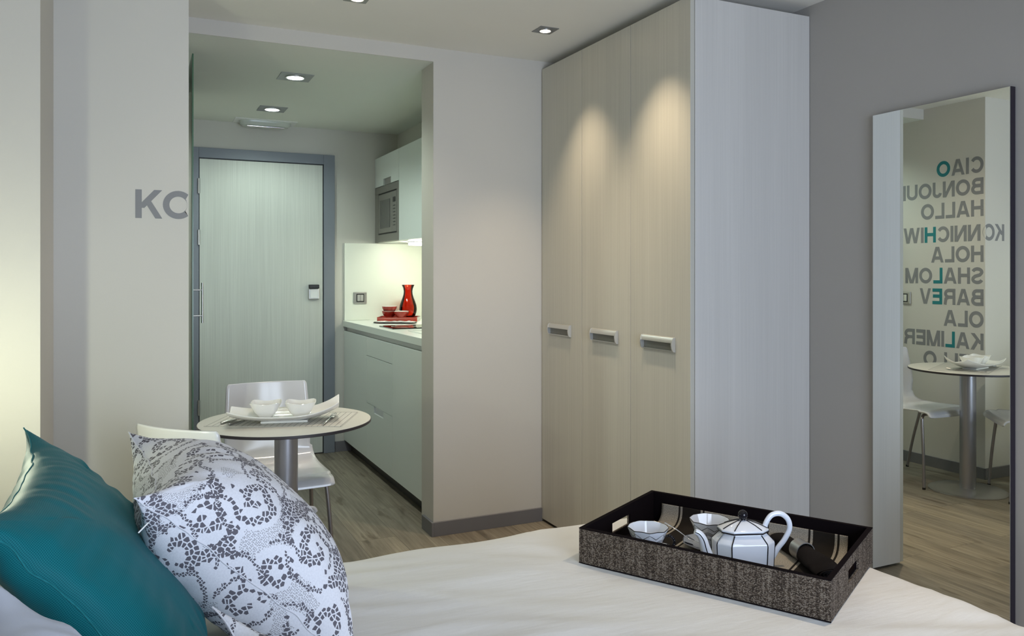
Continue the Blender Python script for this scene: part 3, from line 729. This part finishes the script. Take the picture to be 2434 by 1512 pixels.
def make_chair(label, loc, rz):
    t = thing('dining_chair', label, 'chair', loc, rz, 'white shell chairs at the round table')
    solid(obj('seat_shell', chair_shell(), M_chair, t, smooth=50), .009, 0)
    for sx in (-1, 1):
        bm = bmesh.new(); tube(bm, spline([(sx*.09, .145, .428), (sx*.150, .150, .428), (sx*.172, .155, .415), (sx*.180, .16, .38), (sx*.192, .178, .2), (sx*.203, .190, .004)], 6), .0085, 12); l1 = obj('leg', bm, M_leg, t, smooth=50)
        bm = bmesh.new(); lathe(bm, [(0, 0), (.0095, 0), (.0095, .012), (0, .012)], 12, (sx*.203, .190)); obj('foot_cap', bm, M_black, l1)
        bm = bmesh.new(); tube(bm, spline([(sx*.09, -.10, .424), (sx*.145, -.105, .424), (sx*.162, -.115, .41), (sx*.170, -.13, .37), (sx*.186, -.19, .2), (sx*.200, -.245, .004)], 6), .0085, 12); l2 = obj('leg', bm, M_leg, t, smooth=50)
        bm = bmesh.new(); lathe(bm, [(0, 0), (.0095, 0), (.0095, .012), (0, .012)], 12, (sx*.200, -.245)); obj('foot_cap', bm, M_black, l2)
    for yy, zz in ((.145, .428), (-.10, .424)): bm = bmesh.new(); tube(bm, [(-.09, yy, zz), (.09, yy, zz)], .0085, 10); obj('cross_rail', bm, M_leg, t, smooth=50)
    return t
make_chair('white shell chair behind the round table, facing the bed', (.525, 3.43, 0), R(180))
make_chair('white shell chair at the left behind the lace cushion', (.285, 2.86, 0), math.atan2(.66, .75)-R(90))

# ------------------------------------------------------------------ bed
bd = thing('bed', 'low upholstered bed frame and mattress under the duvet', 'bed', (.55, 1.33, 0))
obj('base', B(-1.05, 1.02, -.60, .60, .02, .26), M_head, bd, bevel=.01)
obj('mattress', B(-1.05, 1.03, -.61, .61, .262, .50), M_duv, bd, bevel=.04)
obj('headboard', B(-1.16, -1.06, -.72, .72, .0, .90), M_head, bd, bevel=.02)
def duvet(name='duvet'):
    x0, x1, y0, y1, r = -.38, 1.585, .72, 1.945, .085
    ext = .36
    nx, ny = 190, 130
    def fn(a, b):
        ax = (x0-.02)+(x1+ext-x0+.02)*a; by = (y0-ext)+(y1-y0+2*ext)*b
        cx = min(max(ax, x0-1), x1); cy = min(max(by, y0), y1)
        ox_, oy_ = ax-cx, by-cy; t = math.hypot(ox_, oy_)
        if t < 1e-6: p = Vector((cx, cy, .556)); dx = dy = 0
        else:
            dx, dy = ox_/t, oy_/t; q = min(t/r, PI/2); dn = max(0, t-r*PI/2)
            fl = .012*math.sin((cx*1.0+cy*1.0)*22)*min(1, dn/.15)
            p = Vector((cx+dx*(r*math.sin(q)+fl+dn*.06), cy+dy*(r*math.sin(q)+fl+dn*.06), .556-r*(1-math.cos(q))-dn))
        tr = math.hypot((p.x-1.305)/.42, (p.y-1.55)/.42); damp = min(1, max(0, tr-.75)*2.2)
        n1 = noise.noise(Vector((p.x*1.3, p.y*4.0+p.x*1.2, 1.7))); n2 = noise.noise(Vector((p.x*3.2+5, p.y*11+p.x*3, .3)))
        n3 = noise.noise(Vector((p.x*2.5, p.y*2.5, 9)))
        if t < r*1.2: p.z += (.014*n1+.008*(1-abs(n2)*2)+.010*n3)*damp*.9 + .002*0
        return p
    bm = bmesh.new(); grid(bm, nx, ny, fn)
    return tag(solid(obj(name, bm, M_duv, smooth=60), .012, 0), 'white cotton duvet spread over the bed', 'duvet')
duvet()

# ------------------------------------------------------------------ pillows
def pillow(bm, W, H, tf, tb, ear=.035, inset=.03, n=121, seed=0, wr=1.0):
    """local frame: x = width, y = length (0 top edge .. H bottom), z = face side"""
    def shape(a, b, side):
        u = 2*a-1; v = 2*b-1
        x = u*W/2; y = v*H/2
        eu = (1-v*v); ev = (1-u*u)
        x *= 1-inset*2/W*(1-abs(v)**3)*abs(u)**2; y *= 1-inset*2/H*(1-abs(u)**3)*abs(v)**2
        c = (abs(u)*abs(v))**9; x += math.copysign(ear*c*.7, u); y += math.copysign(ear*c*.7, v)
        e = max(0, (1-abs(u)**2.6))*max(0, (1-abs(v)**2.6)); e = e**.48
        T = tf if side > 0 else tb
        z = side*T*e
        m = max(abs(u), abs(v)); edge = max(0, (m-.45)/.55)*(1-m)*4
        if abs(v) > abs(u): ph = u*W*42; 
        else: ph = v*H*42
        wri = noise.noise(Vector((ph*.35+seed, m*1.2, side*3+seed)))
        z += side*wr*(.012*edge*wri) 
        z += side*wr*.006*noise.noise(Vector((u*3+seed, v*3, side)))*e
        sm = wr*.006*noise.noise(Vector((u*6+seed, v*6, 5.0)))*max(0, (m-.85)/.15)
        return Vector((x, y, z+sm+ (wr*.010*noise.noise(Vector((u*2.2+seed*2, v*2.2, 8)))*max(0, (m-.9)/.1)))), u, v
    L = bm.loops.layers.uv.verify()
    V = {}; faces = {1: [], -1: []}
    for side in (1, -1):
        for i in range(n):
            for j in range(n):
                bd_ = i in (0, n-1) or j in (0, n-1)
                if side < 0 and bd_: V[(side, i, j)] = V[(1, i, j)]; continue
                # cluster towards edges a little
                a = i/(n-1); b = j/(n-1)
                V[(side, i, j)] = bm.verts.new(shape(a, b, side)[0])
        for i in range(n-1):
            for j in range(n-1):
                ids = ((i, j), (i+1, j), (i+1, j+1), (i, j+1))
                f_ = bm.faces.new([V[(side,)+q] for q in ids])
                faces[side].append(f_)
    for side in (1, -1):
        US = {}; VS = {}
        h = (n-1)//2
        for j in range(n):
            US[(h, j)] = 0
            for i in range(h, n-1): US[(i+1, j)] = US[(i, j)]+(V[(side, i+1, j)].co-V[(side, i, j)].co).length
            for i in range(h, 0, -1): US[(i-1, j)] = US[(i, j)]-(V[(side, i-1, j)].co-V[(side, i, j)].co).length
        for i in range(n):
            VS[(i, h)] = 0
            for j in range(h, n-1): VS[(i, j+1)] = VS[(i, j)]+(V[(side, i, j+1)].co-V[(side, i, j)].co).length
            for j in range(h, 0, -1): VS[(i, j-1)] = VS[(i, j)]-(V[(side, i, j-1)].co-V[(side, i, j)].co).length
        idx = {}
        for (sd_, i, j), vt in V.items():
            if sd_ == side: idx[vt] = (i, j)
        off = 1.0 if side > 0 else 2.5
        for f_ in faces[side]:
            for l in f_.loops: q = idx[l.vert]; l[L].uv = (US[q]+off, VS[q]+1.0)
    # piping flange
    return [V[(1, i, 0)].co.copy() for i in range(n)]+[V[(1, n-1, j)].co.copy() for j in range(1, n)]+[V[(1, i, n-1)].co.copy() for i in range(n-2, -1, -1)]+[V[(1, 0, j)].co.copy() for j in range(n-2, 0, -1)]
def place(o, A, Bp, Cp, W, H):
    """A near top corner, Bp far top corner, Cp near bottom corner -> transform of the local frame"""
    A, Bp, Cp = Vector(A), Vector(Bp), Vector(Cp)
    x = (Bp-A).normalized(); y = (Cp-A); y = (y-x*y.dot(x)).normalized(); z = y.cross(x)
    if z.z < 0 and False: z = -z
    # right-handed: x, y, x cross y ; face normal must point up/right
    zz = x.cross(y)
    m = Matrix((x, y, zz)).transposed().to_4x4(); m.translation = (A+x*W/2+y*H/2)
    o.matrix_world = m; return zz
# lace cushion (front, far half of the bed)
def cushion(name, label, A, Bp, Cp, W, H, tf, tb, m, seed, lace_=True, ear=.03, n=181, wr=1.0, pip=.0013, group=None):
    bm = bmesh.new(); edge = pillow(bm, W, H, tf, tb, ear=ear, n=n, seed=seed, wr=wr)
    o = obj(name, bm, m, smooth=180)
    zz = place(o, A, Bp, Cp, W, H)
    bm = bmesh.new(); tube(bm, edge, pip, 6, closed=True, caps=False); obj('seam', bm, m, o, smooth=60)
    tag(o, label, 'cushion' if lace_ else 'pillow', group); return o
lc = cushion('lace_print_cushion', 'plump white cushion with grey lace print facing the duvet', (.014, 1.385, .912), (0.0, 1.835, .922), (.345, 1.39, .578), .45, .475, -.14, -.115, M_lace, 1, group='lace print cushions')
tc_ = cushion('teal_pillow', 'teal waffle satin pillow leaning at the bed head', (-.184, 1.20, .955), (-.184, 1.796, .955), (.11, 1.20, .585), .60, .465, -.075, -.088, M_teal, 5, lace_=False, ear=.028)
l2 = cushion('lace_print_cushion', 'lace print cushion nearest the camera, only its corner in view', (.108, .70, .765), (.110, 1.125, .812), (.38, .68, .585), .42, .36, -.045, -.05, M_lace, 9, group='lace print cushions')
wp = cushion('white_pillow', 'white cotton pillow beside the teal one at the lower left corner', (-.16, .61, .88), (-.16, 1.125, .88), (.06, .61, .60), .55, .45, -.085, -.08, M_sheet, 12, lace_=False, n=81)
# zipper pull hanging from the near top corner of the big lace cushion
P0 = Vector((.0174, 1.356, .886)); P1 = Vector((.0037, 1.351, .874))
mi = lc.matrix_basis.inverted(); P0 = mi @ P0; P1 = mi @ P1
dz_ = (P1-P0).normalized(); wz_ = dz_.cross(Vector((0, 0, 1))).cross(dz_).normalized()*.0032
bm = bmesh.new(); tube(bm, [P0+wz_*.6, P0.lerp(P1, .3)+wz_, P1+wz_, P1-wz_, P0.lerp(P1, .3)-wz_, P0-wz_*.6], .0011, 6, closed=True)
tube(bm, [P0.lerp(P1, .62)+wz_, P0.lerp(P1, .62)-wz_], .0011, 6)
obj('zipper_pull', bm, M_white, lc)

# ------------------------------------------------------------------ tray
u_ = Vector((.499, -.867)); v_ = Vector((.867, .499)); TL, TW, TH = .587, .412, .084
TRZ = math.atan2(u_.y, u_.x); TB = .564
tr = thing('serving_tray', 'brown woven tray with black lining and hand holes on the duvet', 'tray', (1.305, 1.552, TB), TRZ)
def ring_walls(L_, W_, th, z0, z1, cut=True):
    bm = bmesh.new(); hl, hw = L_/2, W_/2
    uvq = bm.loops.layers.uv.verify()
    box(bm, -hl, hl, -hw, -hw+th, z0, z1); box(bm, -hl, hl, hw-th, hw, z0, z1)
    for sx in (-1, 1):
        xa, xb = (hl-th, hl) if sx > 0 else (-hl, -hl+th)
        c0, c1, q0, q1 = -.052, .052, .030, .058
        box(bm, xa, xb, -hw+th, c0, z0, z1); box(bm, xa, xb, c1, hw-th, z0, z1)
        box(bm, xa, xb, c0, c1, z0, q0); box(bm, xa, xb, c0, c1, q1, z1)
    box(bm, -hl+th, hl-th, -hw+th, hw-th, z0, z0+.003)
    for f_ in bm.faces:
        nrm = f_.normal if f_.normal.length else None
        f_.normal_update(); nn = f_.normal
        for l in f_.loops:
            c_ = l.vert.co
            if abs(nn.y) > .7: l[uvq].uv = (c_.x, c_.z)
            elif abs(nn.x) > .7: l[uvq].uv = (c_.y+3, c_.z)
            else: l[uvq].uv = (c_.x, c_.y)
    return bm
obj('woven_shell', ring_walls(TL, TW, .005, 0, TH-.001), M_woven, tr)
obj('lining', ring_walls(TL-.0102, TW-.0102, .005, .0035, TH), M_velvet, tr)
hl, hw = TL/2, TW/2
bm = B(-hl-.0005, hl+.0005, -hw-.0005, -hw+.0105, TH, TH+.0015); box(bm, -hl-.0005, hl+.0005, hw-.0105, hw+.0005, TH, TH+.0015)
box(bm, -hl-.0005, -hl+.0105, -hw+.0105, hw-.0105, TH, TH+.0015); box(bm, hl-.0105, hl+.0005, -hw+.0105, hw-.0105, TH, TH+.0015)
obj('rim', bm, M_velvet, tr)
bm = B(-hl-.0004, hl+.0004, -hw-.0004, -hw+.002, -.001, .0015); box(bm, -hl, hl, hw-.002, hw+.0004, -.001, .0015)
obj('bottom_edge', bm, M_velvet, tr)
# striped runner lying in the tray
FL = .0075
rn = thing('table_runner', 'grey and black striped cloth lining the tray and curling up its far side', 'cloth', (1.305, 1.552, TB), TRZ)
path = [(-hw+.012, FL), (-.10, FL), (0, FL), (.12, FL), (hw-.06, FL+.001), (hw-.038, FL+.006), (hw-.022, FL+.018), (hw-.016, FL+.034), (hw-.0145, FL+.050)]
pth = spline([(a, b, 0) for a, b in path], 5); ln = [0]
for a, b in zip(pth, pth[1:]): ln.append(ln[-1]+(b-a).length)
def rfn(a, b):
    k2 = b*(len(pth)-1); i = min(int(k2), len(pth)-2); f_ = k2-i; p = pth[i].lerp(pth[i+1], f_)
    return Vector((-.255+a*.495, p.x, p.y))
def ruv(a, b):
    k2 = b*(len(pth)-1); i = min(int(k2), len(pth)-2); return (.0+a*.495, ln[i])
bm = bmesh.new(); grid(bm, 60, len(pth), rfn, ruv)
o = obj('cloth', bm, M_runner, rn, smooth=60)
sd = o.modifiers.new('s', 'SOLIDIFY'); sd.thickness = .0015; sd.offset = 0
TFZ = TB+FL+.0012
# ------------------------------------------------------------------ tea cups
def saucer(bm, r, n=8, rot=0):
    prof = [(.0, .004), (.45, .004), (.55, .005), (.78, .009), (1.0, .016), (1.0, .0178), (.77, .0112), (.5, .0068), (0, .0062)]
    rings = []
    for q, z in prof:
        if q == 0: rings.append([bm.verts.new((0, 0, z))]); continue
        rg = []
        for i in range(48):
            a = 2*PI*i/48; m_ = (a-rot) % (2*PI/n)-PI/n; k2 = math.cos(PI/n)/math.cos(m_); k2 = k2*.75+.25*1
            rg.append(bm.verts.new((r*q*k2*math.cos(a), r*q*k2*math.sin(a), z)))
        rings.append(rg)
    for a, b in zip(rings, rings[1:]):
        for i in range(48):
            vs = list(dict.fromkeys([a[i % len(a)], a[(i+1) % 48 % len(a)], b[(i+1) % 48 % len(b)], b[i % len(b)]]))
            if len(vs) > 2: bm.faces.new(vs)
def make_cup(label, loc, rz, rim=.050, Hc=.066):
    t = thing('teacup', label, 'cup', loc, rz, 'black and white tea cups in the tray'); n = 8; m = 64
    prof = [(.018, 0), (.020, .003), (.0225, .004), (.028, .014), (.036, .031), (rim-.001, Hc-.001), (rim-.001, Hc), (rim-.003, Hc), (.034, .031), (.025, .014), (.012, .007), (0, .0065)]
    bm = bmesh.new(); rings = []
    for r, z in prof:
        if r == 0: rings.append([bm.verts.new((0, 0, z))]); continue
        rg = []
        for i in range(m):
            a = 2*PI*i/m; q = a % (2*PI/n)-PI/n; k2 = math.cos(PI/n)/math.cos(q); f_ = min(1, z/.03)*.7; k2 = 1+(k2-1)*f_
            dz = -.0007*math.cos(n*a)*max(0, (z-.03)/(Hc-.03)) if z > .03 else 0
            rg.append(bm.verts.new((r*k2*1.03*math.cos(a), r*k2*1.03*math.sin(a), z+dz)))
        rings.append(rg)
    for a, b in zip(rings, rings[1:]):
        for i in range(m):
            vs = list(dict.fromkeys([a[i], a[(i+1) % m], b[(i+1) % m % len(b)], b[i % len(b)]]))
            if len(vs) > 2: bm.faces.new(vs)
    bm.faces.new(rings[0][::-1]); obj('cup_body', bm, M_porcb, t, smooth=24)
    # black chevron lines and rim line
    bm = bmesh.new()
    def surf(a, z):
        pr = [(.0225, .004), (.028, .014), (.036, .031), (rim-.001, Hc)]; r = rim-.001
        for (r0, z0), (r1, z1) in zip(pr, pr[1:]):
            if z <= z1: r = r0+(r1-r0)*(z-z0)/(z1-z0); break
        q = a % (2*PI/n)-PI/n; k2 = math.cos(PI/n)/math.cos(q); k2 = 1+(k2-1)*min(1, z/.03)*.7
        r = r*k2*1.03+.0002; return (r*math.cos(a), r*math.sin(a), z)
    tube(bm, [surf(2*PI*i/64, Hc-.0005+-.0007*math.cos(n*2*PI*i/64)) for i in range(64)], .0010, 5, closed=True)
    for kf in range(n):
        a0 = 2*PI*kf/n+PI/n*0; 
        for zz, am in ((.046, .012), (.037, .007), (.0335, .007), (.030, .007), (.020, .006)):
            pts = [surf(a0+(i/8)*PI/n*.98*2-PI/n*.98, zz+am*(1-abs(i/4-1))) for i in range(9)]
            tube(bm, pts, .0007, 4)
    obj('black_lines', bm, M_ink, t)
    bm = bmesh.new(); pts = spline([(.0445, 0, .043), (.052, 0, .045), (.062, 0, .037), (.063, 0, .025), (.054, 0, .014), (.0325, 0, .012)], 8)
    tube(bm, pts, [.0035+.0008*(i % 3 == 0) for i in range(len(pts))], 10); obj('handle', bm, M_ink, t, smooth=50)
    return t
def make_saucer(label, loc, rz, r=.070):
    t = thing('saucer', label, 'saucer', loc, rz, 'black and white saucers in the tray')
    bm = bmesh.new(); saucer(bm, r); obj('dish', bm, M_porcb, t, smooth=40)
    bm = bmesh.new()
    for q in range(8):
        a = 2*PI*q/8
        for da in (-.09, 0, .09):
            p0 = Vector((r*.62*math.cos(a+da), r*.62*math.sin(a+da), .0092)); p1 = Vector((r*.93*math.cos(a+da), r*.93*math.sin(a+da), .0168)); tube(bm, [p0, p1], .0006, 4)
    tube(bm, [(r*.985*math.cos(2*PI*i/48)*(.75*math.cos(PI/8)/math.cos((2*PI*i/48) % (PI/4)-PI/8)+.25), r*.985*math.sin(2*PI*i/48)*(.75*math.cos(PI/8)/math.cos((2*PI*i/48) % (PI/4)-PI/8)+.25), .0175) for i in range(48)], .0007, 5, closed=True)
    obj('black_lines', bm, M_ink, t)
C1 = (1.143, 1.647); C2 = (1.320, 1.632)
HD = math.atan2(-.5, .87)
make_saucer('octagonal saucer under the left teacup', (*C1, TFZ), HD); make_cup('left teacup with black handle near the tray hand hole', (*C1, TFZ+.0072), HD)
make_saucer('saucer under the right teacup, holding the spoon', (*C2, TFZ), HD+.2); make_cup('right teacup standing behind the teapot spout', (*C2, TFZ+.0072), HD+R(75))
sp = thing('teaspoon', 'steel teaspoon resting on the right saucer', 'spoon', (1.277, 1.640, TFZ+.019), math.atan2(.075, -.03)-R(90))
bm = bmesh.new(); tube(bm, spline([(0, -.028, .0), (0, .01, .004), (0, .05, .020), (0, .085, .030)], 6), [.0016]*10+[.0022]*5+[.0034]*4, 8, flat=.5); obj('handle', bm, M_chrome, sp, smooth=60)
bm = bmesh.new(); sphere(bm, (0, 0, 0), 1, 20)
for v in bm.verts:
    v.co = Vector((v.co.x*.010, v.co.y*.016-.040, (-.0035*(1-v.co.x**2*.8-v.co.y**2*.8)) + .0008*v.co.z+.002))
obj('bowl', bm, M_chrome, sp, smooth=60)
# ------------------------------------------------------------------ teapot
tp = thing('teapot', 'angular white teapot with black edge lines and round black knob', 'teapot', (1.302, 1.488, TFZ), math.atan2(-.49, .87)+R(9))
OCT = [(.070, -.020), (.070, .020), (.043, .045), (-.043, .045), (-.070, .020), (-.070, -.020), (-.043, -.045), (.043, -.045)]
bm = bmesh.new(); secs = [(.0, .93), (.002, .96), (.064, 1.0), (.068, .985), (.086, .74), (.090, .72), (.090, .3)]
rings = [[bm.verts.new((x*k2, y*k2, z)) for x, y in OCT] for z, k2 in secs]
for a, b in zip(rings, rings[1:]):
    for i in range(8): bm.faces.new([a[i], a[(i+1) % 8], b[(i+1) % 8], b[i]])
bm.faces.new(rings[0][::-1]); bm.faces.new(rings[-1]); bod = obj('pot_body', bm, M_porcb, tp, bevel=.0025, segs=3, smooth=30)
for x, y in OCT:
    bm = bmesh.new(); tube(bm, [(x*k2*1.002, y*k2*1.002, z) for z, k2 in ((.003, .955), (.063, .992), (.069, .97), (.086, .74))], .0014, 6)
    obj('edge_line', bm, M_ink, bod)
bm = bmesh.new(); secs = [(.0885, .76), (.0915, .80), (.0955, .81), (.0975, .77), (.106, .50), (.112, .24), (.114, .10)]
rings = [[bm.verts.new((x*k2, y*k2, z)) for x, y in OCT] for z, k2 in secs]
for a, b in zip(rings, rings[1:]):
    for i in range(8): bm.faces.new([a[i], a[(i+1) % 8], b[(i+1) % 8], b[i]])
bm.faces.new(rings[0][::-1]); bm.faces.new(rings[-1]); lid = obj('lid', bm, M_porcb, tp, bevel=.001, smooth=30)
bm = bmesh.new()
for x, y in OCT: tube(bm, [(x*k2, y*k2, z+.0003) for z, k2 in ((.0978, .76), (.106, .50), (.112, .24), (.114, .13))], .0012, 6)
tube(bm, [(x*.80, y*.80, .0905) for x, y in OCT], .0020, 6, closed=True)
obj('lid_lines', bm, M_ink, lid)
bm = bmesh.new(); sphere(bm, (0, 0, .1255), .0115, 24); lathe(bm, [(.007, .112), (.005, .117), (.006, .12)], 20); obj('knob', bm, M_ink, lid, smooth=60)
bm = bmesh.new(); hp = spline([(.052, 0, .082), (.056, 0, .104), (.070, 0, .123), (.092, 0, .126), (.110, 0, .112), (.114, 0, .090), (.102, 0, .065), (.086, 0, .045), (.072, 0, .022)], 8)
tube(bm, hp, .0065, 12, flat=.75, up=Vector((0, 1, 0))); hdl = obj('handle', bm, M_porcb, tp, smooth=60)
bm = bmesh.new(); tube(bm, [p+Vector((0, 0, 0))+((p-Vector((.082, 0, .09))).normalized()*.0050) for p in hp[4:42]], .0014, 6, flat=1, up=Vector((0, 1, 0))); obj('handle_line', bm, M_ink, hdl)
bm = bmesh.new(); spn = spline([(-.060, 0, .010), (-.080, 0, .022), (-.090, 0, .045), (-.097, 0, .070), (-.106, 0, .084), (-.116, 0, .089)], 7)
nn = len(spn); tube(bm, spn, [.019-.0125*(i/(nn-1))**.7 for i in range(nn)], 14); spt = obj('spout', bm, M_porcb, tp, smooth=60)
bm = bmesh.new()
for sy in (-1, 1): tube(bm, [spn[i]+Vector((-.0006, sy*(.0188-.0125*(i/(nn-1))**.7), 0)) for i in range(4, nn)], .0011, 6)
obj('spout_lines', bm, M_ink, spt)
# ------------------------------------------------------------------ napkin
n0 = Vector((1.495, 1.575)); n1 = Vector((1.432, 1.345)); d_ = (n1-n0)
np_ = thing('rolled_napkin', 'black cloth napkin rolled through a silver ring in the tray', 'napkin', (n0.x, n0.y, TFZ), math.atan2(d_.y, d_.x))
Ln = d_.length
bm = bmesh.new()
def napf(a, b):
    t = a; ang = 2*PI*b
    pr = [(0, .026, .016), (.25, .022, .018), (.48, .021, .0215), (.62, .027, .020), (.85, .034, .019), (.97, .036, .015), (1.0, .033, .012)]
    for (t0, w0, h0), (t1, w1, h1) in zip(pr, pr[1:]):
        if t <= t1: f_ = (t-t0)/(t1-t0); f_ = f_*f_*(3-2*f_); w_ = w0+(w1-w0)*f_; h_ = h0+(h1-h0)*f_; break
    rr = 1+.06*math.sin(3*ang+5*t)*(1 if abs(t-.48) > .1 else .2)
    return Vector((t*Ln, w_*rr*math.cos(ang), h_+h_*rr*math.sin(ang)*.98+.0005))
V = grid(bm, 50, 41, napf); 
bmesh.ops.remove_doubles(bm, verts=bm.verts[:], dist=1e-6)
obj('cloth_roll', bm, M_nap, np_, smooth=60)
bm = bmesh.new()
for q in (.8, .55, .3): 
    tube(bm, [(Ln*1.0+.0005, .033*q*math.cos(2*PI*i/24), .0125+.011*q*math.sin(2*PI*i/24)) for i in range(25)], .0016, 5)
obj('fold_edges', bm, M_nap, np_)
nr = thing('napkin_ring', 'silver ring around the rolled black napkin', 'napkin ring', (n0.x+d_.x*.48, n0.y+d_.y*.48, TFZ+.0245), math.atan2(d_.y, d_.x))
bm = bmesh.new(); rings = []
for r, x in ((.0225, -.018), (.0243, -.018), (.0240, 0), (.0243, .018), (.0225, .018), (.0222, 0)):
    rings.append([bm.verts.new((x, r*math.cos(2*PI*i/40), r*math.sin(2*PI*i/40))) for i in range(40)])
rings.append(rings[0])
for a, b in zip(rings, rings[1:]):
    for i in range(40): bm.faces.new([a[i], a[(i+1) % 40], b[(i+1) % 40], b[i]])
obj('band', bm, M_plate, nr, smooth=40)
# ------------------------------------------------------------------ bedside lamp (left, at the head of the bed)
ns = thing('nightstand', 'small white nightstand between bed and wall pier', 'nightstand', (-.42, 2.40, 0))
obj('cabinet_body', B(-.18, .10, -.20, .20, .05, .50), M_whitelam, ns, bevel=.003); obj('top', B(-.185, .105, -.205, .205, .501, .52), M_ward, ns, bevel=.002)
obj('plinth', B(-.17, .08, -.19, .19, 0, .05), M_base, ns); 
lp = thing('bedside_lamp', 'slim bedside lamp with a small bare bulb', 'lamp', (-.39, 2.30, .521))
bm = bmesh.new(); lathe(bm, [(0, 0), (.05, 0), (.05, .008), (.006, .014), (.005, .40), (.009, .41), (.009, .425), (0, .425)], 32); obj('stand', bm, M_steel, lp, smooth=40)
bm = bmesh.new(); sphere(bm, (0, 0, .440), .015, 20); obj('bulb', bm, E_bed, lp, smooth=60)
